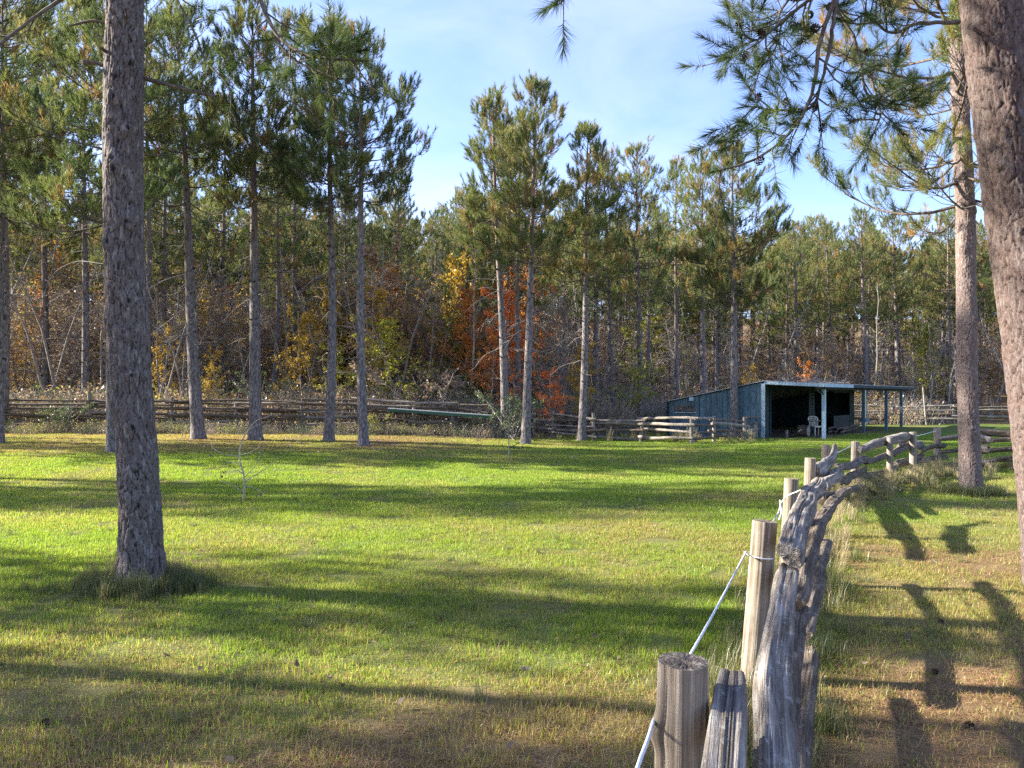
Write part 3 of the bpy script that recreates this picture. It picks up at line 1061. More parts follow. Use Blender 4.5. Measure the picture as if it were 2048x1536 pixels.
# ------------------------------------------------------------------ hardwoods, shrubs, undergrowth
LEAF = {
    'yellow': leaf_mat('yellow_leaves', [(0, (0.22, 0.13, 0.018)), (0.5, (0.42, 0.27, 0.03)), (1, (0.55, 0.40, 0.07))], 0.4, 0.03),
    'lime': leaf_mat('yellow_green_leaves', [(0, (0.10, 0.125, 0.018)), (0.5, (0.26, 0.27, 0.032)), (1, (0.52, 0.42, 0.06))], 0.4, 0.03),
    'orange': leaf_mat('orange_leaves', [(0, (0.30, 0.085, 0.015)), (0.5, (0.50, 0.17, 0.025)), (1, (0.58, 0.30, 0.05))], 0.4, 0.03),
    'red': leaf_mat('red_orange_leaves', [(0, (0.42, 0.085, 0.018)), (0.5, (0.62, 0.17, 0.030)), (1, (0.68, 0.29, 0.05))], 0.4, 0.03),
    'brown': leaf_mat('brown_leaves', [(0, (0.17, 0.105, 0.060)), (0.5, (0.32, 0.20, 0.105)), (1, (0.47, 0.33, 0.19))], 0.3, 0.03),
    'tan': leaf_mat('pale_tan_leaves', [(0, (0.13, 0.092, 0.062)), (0.5, (0.23, 0.17, 0.12)), (1, (0.34, 0.275, 0.21))], 0.3, 0.03),
    'green': leaf_mat('green_leaves', [(0, (0.030, 0.055, 0.018)), (0.5, (0.065, 0.105, 0.030)), (1, (0.14, 0.17, 0.05))], 0.35, 0.04),
}

def leaves(mb, P, size, rng, mat=0, tint=None, flat=0.5):
    n = len(P)
    nrm = unit(rng.normal(size=(n, 3)) + np.array([0, 0, flat * 2]))
    u, v = frames(nrm)
    a = rng.random(n) * 6.28
    x = (np.cos(a)[:, None] * u + np.sin(a)[:, None] * v)
    y = np.cross(nrm, x)
    s = (size * rng.uniform(0.6, 1.3, n))[:, None]
    V = np.stack([P - x * s * 0.5, P + y * s * 0.36 + nrm * s * 0.08, P + x * s * 0.55, P - y * s * 0.36 + nrm * s * 0.08], 1).reshape(-1, 3)
    t = rng.random(n) if tint is None else tint
    mb.add(V, np.arange(4 * n).reshape(-1, 4), mat, tint=np.repeat(t, 4))

def gen_hardwood(rng, H, Rr, base, tr, nleaf, lsize, nbr=26, stems=1, twiggy=1.0):
    """trunk (or several stems), limbs, twigs; returns (wood MB, crown MB with leaves + twigs)"""
    up = np.array([0, 0, 1.0])
    wood, crown = MB(), MB()
    A, B, ra, rb = [], [], [], []
    tips = []
    for s in range(stems):
        lean = rng.normal(0, 0.10 if stems == 1 else 0.32, 2)
        zs = np.linspace(-0.2, H * (0.95 if stems == 1 else rng.uniform(0.6, 0.95)), 9)
        wob = np.cumsum(rng.normal(0, 0.05 * H / 6, (9, 2)), 0)
        path = np.stack([lean[0] * zs + wob[:, 0], lean[1] * zs + wob[:, 1], zs], -1)
        tube(wood, path, tr * (1 - 0.85 * np.linspace(0, 1, 9)) + 0.006, 6 if stems == 1 else 4)
        for b in range(max(4, nbr // stems)):
            f = base + (1 - base) * rng.random() ** 0.85
            i = min(7, int(f * 8))
            q = path[i] + (path[i + 1] - path[i]) * (f * 8 - i)
            az = rng.uniform(0, 6.28)
            Ln = Rr * (0.45 + 0.75 * (1 - f)) * rng.uniform(0.6, 1.15)
            d = unit(np.array([math.cos(az), math.sin(az), rng.uniform(0.15, 0.9)]))
            p0 = q
            r = 0.012 + 0.010 * Ln
            for sgi in range(4):
                p1 = p0 + d * Ln / 4
                A.append(p0); B.append(p1); ra.append(r); rb.append(r * 0.72)
                for _ in range(int(rng.integers(1, 4) * twiggy)):
                    td = unit(d + rng.normal(0, 0.7, 3))
                    tl = rng.uniform(0.2, 0.55) * Ln * 0.6
                    e = p1 + td * tl
                    A.append(p1); B.append(e); ra.append(r * 0.4); rb.append(0.003)
                    tips.append((p1, e))
                    for _ in range(int(2 * twiggy)):
                        m = p1 + td * tl * rng.uniform(0.3, 0.9)
                        e2 = m + unit(td + rng.normal(0, 0.8, 3)) * tl * 0.45
                        A.append(m); B.append(e2); ra.append(0.005); rb.append(0.002)
                        tips.append((m, e2))
                r *= 0.72
                d = unit(d + rng.normal(0, 0.22, 3) + up * 0.08)
                p0 = p1
    sticks(crown, A, B, np.array(ra), np.array(rb), 3, 1)
    if nleaf:
        T0 = np.array([a for a, b in tips])
        T1 = np.array([b for a, b in tips])
        i = rng.integers(0, len(T0), nleaf)
        P = T0[i] + (T1[i] - T0[i]) * rng.uniform(0.2, 1.1, nleaf)[:, None] + rng.normal(0, 0.06, (nleaf, 3))
        ti = np.clip(rng.random(len(T0))[i] * 0.6 + rng.random(nleaf) * 0.4, 0, 1)
        leaves(crown, P, lsize, rng, 0, ti)
    return wood, crown

HW = {}
def hw_proto(key, *a, **k):
    w, c = gen_hardwood(np.random.default_rng(abs(hash(key)) % 1000 if False else sum(map(ord, key))), *a, **k)
    HW[key] = (w.mesh('trunk', [DECBARK]), c)
    HW[key + '_mesh'] = c.mesh('crown', [LEAF['brown'], DECBARK])

hw_proto('leafy', 6.0, 1.9, 0.22, 0.06, 3600, 0.105, nbr=30)
hw_proto('leafy_b', 6.0, 1.6, 0.15, 0.05, 3000, 0.10, nbr=30)
hw_proto('sparse', 8.0, 2.0, 0.25, 0.08, 900, 0.10, nbr=30, twiggy=1.3)
hw_proto('sparse_b', 8.0, 1.7, 0.30, 0.07, 420, 0.10, nbr=34, twiggy=1.5)
hw_proto('bare', 8.0, 2.0, 0.25, 0.08, 70, 0.10, nbr=36, twiggy=1.6)
hw_proto('shrub', 2.0, 1.0, 0.12, 0.018, 1500, 0.075, nbr=30, stems=6)
hw_proto('shrub_b', 2.0, 1.1, 0.10, 0.016, 650, 0.075, nbr=34, stems=7, twiggy=1.4)
_mesh_by = {}
def hardwood(name, kind, leaf, x, y, H, wide, label, cat='tree', group=None, rz=None, z=None):
    base_h = 2.0 if kind.startswith('shrub') else (6.0 if kind.startswith('leafy') else 8.0)
    s = H / base_h
    rz = random.Random(x * 7 + y).uniform(0, 6.28) if rz is None else rz
    t = obj(name, None, None, (x, y, gz(x, y) if z is None else z), (0, 0, rz), (s * wide, s * wide, s))
    tag(t, label, cat, group)
    obj('stem' if kind.startswith('shrub') else 'trunk', HW[kind][0], t)
    c = obj('crown', HW[kind + '_mesh'], t)
    c.material_slots[0].link = 'OBJECT'
    c.material_slots[0].material = LEAF[leaf]
    return t

def hw_px(name, kind, leaf, px, d, top, wide, label, cat='tree', group=None):
    x = (px - 1024) / FOC * d
    return hardwood(name, kind, leaf, x, d, height_of(top, d) - gz(x, d), wide, label, cat, group)

hw_px('maple_tree', 'leafy', 'red', 1040, 33.5, 575, 0.85, 'bright orange red maple between two pine trunks behind the fence gap')
hw_px('maple_tree', 'leafy_b', 'red', 1100, 32, 735, 1.3, 'low spreading red orange maple right of the tallest mid pine')
hw_px('maple_tree', 'leafy_b', 'orange', 978, 33, 660, 0.9, 'orange maple left of the bright red one behind the fence')
hw_px('maple_tree', 'leafy', 'lime', 812, 31.2, 635, 1.35, 'yellow green small tree above the green board on the fence')
hw_px('maple_tree', 'leafy_b', 'green', 930, 32, 745, 1.1, 'dark green bushy young tree behind the sloping green board')
hw_px('maple_tree', 'leafy', 'yellow', 1160, 34, 690, 0.9, 'yellow leaved young tree behind the slim pine by the gap')
hw_px('maple_tree', 'leafy_b', 'lime', 1258, 36, 640, 0.9, 'yellow green tree between two pines behind the grey rail fence')
hw_px('maple_tree', 'leafy', 'orange', 1060, 38, 470, 0.7, 'tall thin orange maple rising behind the tallest mid pine')
hw_px('maple_tree', 'leafy_b', 'orange', 1616, 47, 715, 0.9, 'small orange maple over the porch roof near its corner')
hw_px('maple_tree', 'leafy_b', 'yellow', 1500, 46, 725, 1.0, 'small golden maple over the blue shed roof ridge')
hw_px('maple_tree', 'leafy_b', 'yellow', 430, 32, 690, 0.8, 'golden young tree behind the left fence between two front pines')
hw_px('maple_tree', 'leafy_b', 'yellow', 548, 31, 765, 0.7, 'small golden sapling against the left fence right of a pine')
hw_px('maple_tree', 'leafy', 'yellow', 880, 38, 505, 0.75, 'tall golden tree on the slope left of the twin pine crowns')
hw_px('maple_tree', 'leafy', 'orange', 790, 40, 520, 0.75, 'tall russet tree on the slope right of the close pair of pines')
hw_px('maple_tree', 'leafy', 'yellow', 640, 37, 560, 0.7, 'golden tree on the slope behind the close pair of pines')
hw_px('maple_tree', 'leafy_b', 'yellow', 330, 35, 640, 0.8, 'golden tree just right of the big foreground trunk')
hw_px('maple_tree', 'sparse', 'orange', 60, 40, 440, 0.7, 'sparse russet tree high behind the fence at the left picture edge')
hw_px('maple_tree', 'leafy', 'lime', 1870, 53, 640, 0.8, 'yellow green tree beyond the far fence right of the porch')
hw_px('maple_tree', 'leafy_b', 'yellow', 765, 35, 560, 0.95, 'golden tree directly behind the green tree above the board')
hw_px('maple_tree', 'leafy', 'orange', 905, 36, 570, 0.9, 'orange tinged tree left of the twin pine crowns, below the tall golden one')
hw_px('maple_tree', 'leafy_b', 'yellow', 610, 34, 610, 0.9, 'golden tree behind the fence left of the close pair of pines')
hw_px('maple_tree', 'leafy', 'lime', 692, 32, 690, 0.9, 'yellow green tree seen between the close pair of pines')
hw_px('tan_shrub', 'shrub', 'tan', 872, 30.6, 712, 1.15, 'pale tan shrub behind the fence under the sloping green board', 'shrub')

rng = np.random.default_rng(9)
kinds = ['sparse', 'sparse_b', 'bare', 'bare', 'sparse', 'leafy_b']
for k in range(105):
    y = rng.uniform(36.5, 60)
    x = rng.uniform(-0.70 * y, 0.68 * y)
    if x > 3 and y < 47 or not shed_clear(x, y):
        continue
    kd = kinds[rng.integers(0, 6)]
    lf = rng.choice(['brown', 'brown', 'yellow', 'tan', 'orange', 'lime', 'brown'])
    if kd == 'leafy_b':
        lf = rng.choice(['brown', 'yellow', 'brown', 'orange' if x > -13 else 'tan'])
    if lf == 'orange' and x < -13:
        lf = 'brown'
    H = rng.uniform(5, 9.5) * (0.8 if x > 3 else 1)
    hardwood('bare_tree', kd, str(lf), x, y, H, rng.uniform(0.7, 1.1), 'nearly leafless young hardwood in the brown thicket of the wood', 'tree', 'thin hardwoods in the thicket')
rng = np.random.default_rng(19)
for k in range(95):
    y = rng.uniform(31.5, 44)
    x = rng.uniform(-0.68 * y, 0.70 * y)
    if x > 1.0:
        y += 4 + 9 * float(sstep(4, 14, x))
    if not shed_clear(x, y):
        continue
    lf = rng.choice(['green', 'brown', 'lime', 'brown', 'tan', 'brown', 'green', 'yellow'])
    hardwood('wild_shrub', ['shrub', 'shrub_b'][k % 2], str(lf), x, y, rng.uniform(1.2, 2.6), rng.uniform(0.8, 1.3), 'low wild shrub in the brush behind the fences', 'shrub', 'wild shrubs in the brush')
# a thicket of thin hardwoods filling the wood between and behind the pines
th_src = []
for k, (kd, lf) in enumerate((('bare', 'brown'), ('sparse_b', 'tan'), ('sparse', 'brown'), ('sparse', 'yellow'), ('leafy_b', 'brown'), ('sparse_b', 'orange'), ('leafy', 'lime'))):
    me = HW[kd + '_mesh'].copy()
    me.materials[0] = LEAF[lf]
    th_src.append(me)
pw, pc = gen_hardwood(np.random.default_rng(55), 9.0, 0.9, 0.35, 0.06, 0, 0.1, nbr=16, twiggy=0.7)
j = MB()
j.merge(pw, 0)
j.merge(pc, 0)
th_src.append(j.mesh('pole', [DEADWOOD, DECBARK]))
rng = np.random.default_rng(91)
tp_, tpk, tsc = [], [], []
for k in range(1150):
    y = 37 + 58 * rng.random() ** 1.2
    x = rng.uniform(-0.72 * y - 2, 0.74 * y + 2)
    if x > 3 and y < 47 + rng.uniform(0, 6) or not shed_clear(x, y):
        continue
    kd = rng.choice(7, p=[0.20, 0.16, 0.18, 0.16, 0.12, 0.12, 0.06] if -0.32 < x / y < 0.1 else [0.27, 0.24, 0.24, 0.09, 0.09, 0.02, 0.05])
    h = rng.uniform(4.0, 8.5) * (0.85 if x > 3 else 1.0)
    b = h / (6.0 if kd in (4, 6) else 8.0)
    w_ = rng.uniform(0.8, 1.3)
    tp_.append((x, y, gz(x, y) - 0.05)); tpk.append(kd); tsc.append((b * w_, b * w_, b))
for k in range(420):
    y = rng.uniform(33.5, 62)
    x = rng.uniform(-0.72 * y, 0.74 * y)
    if x > 2 and y < 46 + rng.uniform(0, 6) or not shed_clear(x, y):
        continue
    b = rng.uniform(0.6, 1.15)
    tp_.append((x, y, gz(x, y) - 0.05)); tpk.append(7); tsc.append((b * 1.1, b * 1.1, b))
o = scatter('thicket', np.array(tp_), tpk, rng.uniform(0, 6.28, len(tp_)), np.array(tsc), th_src)
tag(o, 'dense brown thicket of thin bare hardwoods filling the wood', 'thicket', kind='stuff')
# weeds climbing the left fence
for (px, d, top, wd, lf, lab) in ((125, 28.2, 800, 1.0, 'green', 'leafy green shrub sprawling on the left fence near its thick post'),
                                  (1028, 27.6, 770, 0.9, 'green', 'tangled green shrub filling the gap between the two fences'),
                                  (960, 28.4, 815, 1.0, 'green', 'green weeds under the low end of the green board'),
                                  (745, 28.3, 820, 0.9, 'lime', 'yellowish weeds against the fence by the nearest far pine')):
    hw_px('fence_shrub', 'shrub', lf, px, d, top, wd, lab, 'shrub')

# brush: one mass nobody could count
def brush_clump(seed, leafmat, n=60, h=0.9, nl=260):
    rng = np.random.default_rng(seed)
    mb = MB()
    A = np.stack([rng.normal(0, 0.45, n), rng.normal(0, 0.45, n), np.full(n, -0.05)], -1)
    D = unit(np.stack([rng.normal(0, 0.35, n), rng.normal(0, 0.35, n), np.ones(n)], -1))
    hh = rng.uniform(0.4, 1.2, n)[:, None] * h
    M = A + D * hh * 0.6
    B = M + unit(D + rng.normal(0, 0.4, (n, 3))) * hh * 0.5
    sticks(mb, A, M, 0.007, 0.005, 3, 1)
    sticks(mb, M, B, 0.005, 0.002, 3, 1)
    i = rng.integers(0, n, nl)
    P = M[i] + (B[i] - M[i]) * rng.uniform(-0.6, 1.1, nl)[:, None] + rng.normal(0, 0.08, (nl, 3))
    leaves(mb, P, 0.075, rng, 0, np.clip(rng.random(n)[i] * 0.7 + rng.random(nl) * 0.3, 0, 1))
    return mb.mesh('brush_clump', [leafmat, DECBARK])
clumps = [brush_clump(1, LEAF['green']), brush_clump(2, LEAF['brown'], 80, 1.0, 160), brush_clump(3, LEAF['lime']), brush_clump(4, LEAF['tan'], 90, 1.1, 90), brush_clump(5, LEAF['brown'], 50, 0.8, 320)]
rng = np.random.default_rng(4)
bp = []
for k in range(3600):
    y = 30.5 + 34 * rng.random() ** 1.5
    x = rng.uniform(-0.70 * y - 1, 0.72 * y + 1)
    if x > 0.5:
        y += 3.5 + 10 * float(sstep(4, 14, x))
    if shed_clear(x, y):
        bp.append((x, y, gz(x, y)))
# a thin strip of weeds along the feet of the fences
for k in range(240):
    x = rng.uniform(-19.5, -0.5)
    bp.append((x, 28.2 + rng.normal(0, 0.35), None))
bp = np.array([(a, b, gz(a, b) if c is None else c) for a, b, c in bp])
nb = len(bp)
pick = rng.choice(5, nb, p=[0.22, 0.26, 0.10, 0.22, 0.20])
sc = rng.uniform(0.7, 1.7, nb)
sc[-240:] = rng.uniform(0.25, 0.55, 240)
pick[-240:] = rng.choice([0, 2, 1, 0], 240)
o = scatter('undergrowth', bp, pick, rng.uniform(0, 6.28, nb), sc, clumps)
tag(o, 'brown and green brush covering the forest floor behind the fences', 'undergrowth', kind='stuff')

# ------------------------------------------------------------------ logs, rails and posts
def log_mb(path, r0, r1, seed, n=18, m=40, rough=1.0, split=0.35, ends=True, cracks=0.0):
    P = resample(path, m)
    if split > 0.5:
        sx = np.linspace(0, 1, m) * np.linalg.norm(P[-1] - P[0])
        for c in range(3):
            P[:, c] += (0.22 * r0) * vnoise(np.stack([sx * 1.8 + seed * 7.7, sx * 0 + c * 5.1, sx * 0], -1), seed) * np.clip(sx / 0.2, 0, 1)
    Lg = np.linalg.norm(np.diff(P, axis=0), axis=1).sum()
    s = np.linspace(0, 1, m)
    rad = r0 + (r1 - r0) * s
    if ends:
        rad = rad * (1 - 0.55 * np.exp(-s * Lg / 0.06) * rough * 0.4 - 0.55 * np.exp(-(1 - s) * Lg / 0.06) * rough * 0.4)
    a0 = seed * 1.7
    def rf(T, S):
        q = np.stack([np.cos(T) * 0.9, np.sin(T) * 0.9, S * 1.6 + seed * 3.1], -1).reshape(-1, 3)
        low = fbm(q, seed, 3).reshape(T.shape)
        q2 = np.stack([np.cos(T) * 4.5, np.sin(T) * 4.5, S * 2.2 + seed], -1).reshape(-1, 3)
        hi = fbm(q2, seed + 9, 3).reshape(T.shape)
        tri = np.abs(np.cos(1.5 * (T - a0 - 0.25 * S)))
        q3 = np.stack([np.cos(T) * 9, np.sin(T) * 9, S * 0.9 + seed], -1).reshape(-1, 3)
        rid = np.abs(vnoise(q3, seed + 21)).reshape(T.shape)
        if split > 0.5:      # split rail: flat faces meeting at edges
            w = np.full(T.shape, 9.0)
            for c in range(5):
                ak = a0 + c * 1.2566 + 0.5 * math.sin(seed * 3.3 + c * 2.1) + 0.12 * np.sin(S * 1.1 + c)
                dk = 0.78 + 0.22 * math.sin(seed * 1.9 + c * 1.7)
                cs = np.cos(T - ak)
                w = np.minimum(w, np.where(cs > 0.12, dk / np.maximum(cs, 0.12), 9.0))
            k = np.minimum(w, 1.35) + rough * (0.15 * low + 0.13 * hi - 0.20 * (1 - np.clip(rid / 0.22, 0, 1)))
        else:
            k = 1 + rough * (0.42 * low + 0.20 * hi - 0.10 * (1 - np.clip(rid / 0.2, 0, 1))) - split * 0.35 * (1 - tri)
        if cracks:
            for c in range(4):
                th = a0 + c * 1.7 + 0.06 * np.sin(S * 5 + c)
                dd = np.abs(np.angle(np.exp(1j * (T - th))))
                k = k - cracks * np.exp(-(dd / 0.085) ** 2)
        return np.maximum(k, 0.3)
    mb = MB()
    tube(mb, P, rad, n, 0, 2, rf)
    return mb

RAIL_NO = [0]
def rail(parent, path, r0, r1, mat, n=16, m=30, rough=1.0, split=0.35, org=(0, 0, 0), name='rail'):
    RAIL_NO[0] += 1
    mb = log_mb(np.asarray(path) - np.asarray(org), r0, r1, RAIL_NO[0], n, m, rough, split)
    return mb.build(name, [mat, mat], parent)

# ---- near fence
org = np.array((1.5, 4.6, 0.0))
nf = thing('rail_fence', org, 'close rail fence of knotty grey logs running away from the camera', 'fence')
near_posts = [  # px top, py top, depth, radius, lean dx, dy, material
    (1365, 1322, 2.20, 0.072, -0.02, 0.02), (1530, 1042, 4.66, 0.073, -0.10, -0.02), (1583, 957, 7.10, 0.066, -0.06, 0.0),
    (1621, 916, 9.40, 0.068, -0.04, 0), (1652, 890, 12.0, 0.068, 0.0, 0), (1711, 883, 14.2, 0.075, -0.02, 0),
    (1780, 875, 15.0, 0.06, 0.0, 0), (1826, 864, 16.0, 0.072, 0, 0), (1875, 854, 18.2, 0.08, 0, 0)]
for k, (px, py, d, r, lx, ly) in enumerate(near_posts):
    top = at(px, py, d)
    b = np.array((top[0] + lx, top[1] + ly, gz(top[0], top[1]) - 0.25))
    if k == 0:
        P = [b, b * 0.45 + top * 0.55, b * 0.2 + top * 0.8, top]
        mb = log_mb(np.array(P) - org, r * 1.12, r, 5, 84, 90, 0.22, 0.0, False, 0.16)
        # a swelling branch knot low on the side facing the lawn
        V = mb.V[0]
        kn = at(1310, 1462, d) - org
        dd = np.linalg.norm(V - kn, axis=1)
        V += unit(np.array([[-1.0, -0.1, 0.15]])) * (0.022 * np.exp(-(dd / 0.038) ** 2))[:, None]
    else:
        mb = log_mb(np.array([b, (b + top) / 2, top]) - org, r * 1.05, r * 0.97, 60 + k, 56 if k < 3 else 18, 46 if k < 4 else 24, 0.14, 0.0, False, 0.09)
    mb.build('post', [POST_TAN if k < 5 else RAIL_FAR, POST_END if k in (0, 1) else (POST_TAN if k < 5 else RAIL_FAR)], nf)

near_rails = [  # (points (px,py,d)...), r0, r1, material, detail
    ([(1428, 1720, 1.78), (1448, 1500, 2.02), (1466, 1352, 2.35)], 0.058, 0.046, 0, 2),
    ([(1540, 1720, 1.85), (1538, 1500, 2.25), (1541, 1330, 2.9), (1557, 1215, 3.5), (1573, 1138, 4.1)], 0.064, 0.056, 0, 2),
    ([(1574, 1108, 4.0), (1587, 1060, 4.6), (1603, 1010, 5.4), (1636, 962, 6.8)], 0.080, 0.064, 0, 2),
    ([(1588, 1205, 4.0), (1607, 1130, 4.7), (1640, 1045, 6.2), (1662, 1012, 7.4)], 0.056, 0.046, 1, 2),
    ([(1562, 1560, 2.5), (1583, 1340, 3.3), (1602, 1215, 4.2)], 0.045, 0.045, 1, 2),
    ([(1592, 1640, 2.6), (1603, 1430, 3.5), (1618, 1300, 4.4)], 0.045, 0.045, 1, 2),
    ([(1606, 1270, 4.3), (1636, 1150, 5.6), (1655, 1085, 7.2)], 0.050, 0.045, 1, 1),
    ([(1633, 946, 9.4), (1652, 930, 9.9), (1666, 915, 10.3), (1671, 890, 10.6)], 0.085, 0.035, 0, 1),
    ([(1646, 972, 8.6), (1664, 958, 9.3), (1681, 942, 10.2)], 0.085, 0.075, 0, 1),
    ([(1650, 1030, 8.2), (1672, 1000, 9.5), (1700, 978, 11.6)], 0.06, 0.06, 1, 1),
    ([(1674, 936, 11.0), (1700, 933, 12.6), (1733, 918, 14.4)], 0.055, 0.075, 1, 1),
    ([(1676, 963, 10.6), (1702, 954, 12.4), (1731, 940, 14.3)], 0.06, 0.065, 1, 1),
    ([(1720, 902, 14.0), (1752, 889, 14.8), (1782, 880, 15.3), (1819, 874, 16.0)], 0.055, 0.09, 0, 1),
    ([(1731, 926, 14.1), (1760, 918, 14.8), (1795, 905, 15.6), (1830, 888, 16.3)], 0.05, 0.085, 1, 1),
    ([(1716, 961, 13.7), (1755, 950, 14.6), (1793, 937, 15.5)], 0.065, 0.06, 1, 1),
    ([(1722, 990, 13.3), (1775, 975, 14.6), (1832, 957, 16.0)], 0.06, 0.06, 1, 1),
    ([(1644, 1000, 9.2), (1690, 985, 11.0), (1728, 973, 13.6)], 0.055, 0.05, 1, 1),
    ([(1796, 895, 15.8), (1822, 889, 16.4), (1846, 890, 17.0)], 0.06, 0.08, 0, 1),
    ([(1841, 902, 16.6), (1866, 892, 17.4), (1892, 891, 18.2)], 0.065, 0.065, 1, 1),
    ([(1793, 929, 15.6), (1820, 920, 16.4), (1846, 911, 17.0)], 0.07, 0.06, 1, 1),
    ([(1836, 925, 16.6), (1866, 917, 17.5), (1894, 913, 18.2)], 0.06, 0.06, 1, 1),
    ([(1880, 877, 18.1), (1926, 872, 18.0), (1985, 868, 17.7)], 0.06, 0.06, 0, 1),
    ([(1880, 905, 18.1), (1926, 899, 18.0), (1980, 893, 17.7)], 0.05, 0.06, 1, 1),
    ([(1882, 930, 18.1), (1926, 926, 18.0), (1980, 922, 17.7)], 0.05, 0.05, 1, 1),
    ([(1960, 862, 17.6), (1990, 864, 17.5), (2060, 870, 17.1)], 0.075, 0.07, 1, 1),
    ([(1962, 884, 17.6), (2000, 880, 17.4), (2065, 878, 17.0)], 0.06, 0.065, 1, 1),
    ([(1962, 903, 17.6), (2000, 899, 17.4), (2070, 897, 17.0)], 0.05, 0.055, 1, 1),
    ([(1964, 925, 17.6), (2000, 918, 17.4), (2070, 914, 17.0)], 0.055, 0.055, 1, 1),
    ([(1956, 872, 17.4), (1972, 876, 17.0), (1983, 880, 16.6)], 0.05, 0.06, 0, 1),
    ([(1956, 895, 17.4), (1968, 898, 17.0), (1976, 901, 16.6)], 0.05, 0.05, 0, 1),
    ([(1956, 920, 17.4), (1970, 924, 17.0), (1980, 929, 16.6)], 0.05, 0.05, 0, 1),
]
for pts, r0, r1, mk, det in near_rails:
    P = np.array([at(*p) for p in pts])
    rail(nf, P, r0, r1, RAIL_GREY if mk == 0 else RAIL_BROWN, 48 if det == 2 else 20, 120 if det == 2 else 46, 0.85, 0.55, org)

# ---- shared rails for the far fences: a few shapes, reused
far_rail = []
for k in range(6):
    rng = np.random.default_rng(500 + k)
    pts = np.array([(-0.5, 0, 0), (-0.2, rng.normal(0, .012), rng.normal(0, .02)), (0.15, rng.normal(0, .012), rng.normal(0, .02)), (0.5, 0, 0)])
    mb = log_mb(pts * np.array([3.4, 1, 1]), 0.055, 0.045, 200 + k, 9, 18, 0.8, 0.4)
    far_rail.append(mb.mesh('rail', [RAIL_FAR, RAIL_FAR]))
far_rail_dark = []
for k in range(3):
    me = far_rail[k].copy()
    me.materials.clear()
    me.materials.append(RAIL_BROWN)
    me.materials.append(RAIL_BROWN)
    far_rail_dark.append(me)
far_post = [log_mb([(0, 0, -0.2), (0, 0, 0.5), (0, 0, 1.0)], 0.075, 0.065, 300 + k, 12, 16, 0.25, 0.1, False).mesh('post', [RAIL_FAR, RAIL_FAR]) for k in range(3)]

def far_rail_between(parent, A, B, me, thick, roll, org):
    A, B = np.asarray(A) - org, np.asarray(B) - org
    d = Vector(B - A)
    q = d.to_track_quat('X', 'Z')
    o = obj('rail', me, parent, tuple((A + B) / 2))
    e = (q @ Euler((roll, 0, 0)).to_quaternion()).to_euler()
    o.rotation_euler = e
    o.scale = (d.length / 3.4, thick, thick)
    return o

def far_fence(label, posts, nr, hts, seed, dark=0.3, over=0.25, sag=0.05, tk=1.0):
    """posts: list of (x, y, height, lean)"""
    rng = np.random.default_rng(seed)
    org = np.array((posts[0][0], posts[0][1], gz(posts[0][0], posts[0][1])))
    f = thing('rail_fence', org, label, 'fence')
    for k, (x, y, h, ln) in enumerate(posts):
        if h <= 0:
            continue
        o = obj('post', far_post[k % 3], f, tuple(np.array((x, y, gz(x, y))) - org), (0, ln, rng.uniform(0, 6.28)), (1.0, 1.0, h))
        if ln:
            o.rotation_euler = (0, ln, 0)
    for k in range(len(posts) - 1):
        x0, y0 = posts[k][:2]
        x1, y1 = posts[k + 1][:2]
        dx, dy = x1 - x0, y1 - y0
        Ls = math.hypot(dx, dy)
        ux, uy = dx / Ls, dy / Ls
        n = nr if isinstance(nr, int) else nr[k]
        for j in range(n):
            h0 = hts[0] + (hts[1] - hts[0]) * (j + 0.5) / n
            a = h0 + rng.normal(0, 0.05)
            b = h0 + rng.normal(0, 0.05) - sag * rng.random()
            e0, e1 = rng.uniform(0.05, over), rng.uniform(0.05, over)
            side = (0.07 if (j + k) % 2 else -0.07) + rng.normal(0, 0.02)
            A = (x0 - ux * e0 + uy * side, y0 - uy * e0 - ux * side, gz(x0, y0) + a)
            B = (x1 + ux * e1 + uy * side, y1 + uy * e1 - ux * side, gz(x1, y1) + b)
            me = far_rail_dark[rng.integers(0, 3)] if rng.random() < dark else far_rail[rng.integers(0, 6)]
            far_rail_between(f, A, B, me, rng.uniform(0.75, 1.25) * tk, rng.uniform(0, 6.28), org)
    return f

def post_at(px, py_base, py_top, lean=0.0, d=None):
    if d is None:
        g = on_ground(px, py_base)
    else:
        g = np.array(((px - 1024) / FOC * d, d, 0))
        g[2] = gz(g[0], d)
    return (g[0], g[1], height_of(py_top, g[1]) - g[2], lean)

LF = [post_at(px, 0, t, ln, d=29.0 - 0.2 * (k % 2)) for k, (px, t, ln) in enumerate(
    ((-60, 790, 0), (5, 780, 0.02), (180, 783, -0.02), (343, 795, 0), (472, 806, 0), (605, 806, -0.03), (712, 815, 0), (825, 815, 0.06), (908, 826, -0.08), (985, 838, 0)))]
far_fence('long overgrown fence of many thin stacked rails along the left edge of the wood', LF, [9, 9, 9, 9, 8, 8, 8, 7, 6], (0.12, 1.28), 1, 0.8)
MF = [post_at(1068, 0, 825, 0, d=31.5), post_at(1105, 0, 821, 0, d=30.6), post_at(1187, 0, 826, 0, d=29.2), post_at(1281, 884, 836, 0.08), post_at(1383, 888, 838, 0.0)]
far_fence('grey rail fence of four rails per bay between the gap and the blue shed', MF, [5, 5, 4, 4], (0.10, 0.98), 2, 0.12)
SF = [post_at(1383, 888, 0), post_at(1428, 0, 836, 0, d=28.6), post_at(1489, 0, 834, 0, d=29.6), post_at(1512, 0, 845, 0, d=31.2)]
SF[0] = (SF[0][0] + 0.15, SF[0][1], 0, 0)
far_fence('short dark rail fence reaching the blue shed wall beside a pine', SF, [4, 4, 4], (0.10, 1.0), 3, 0.5)
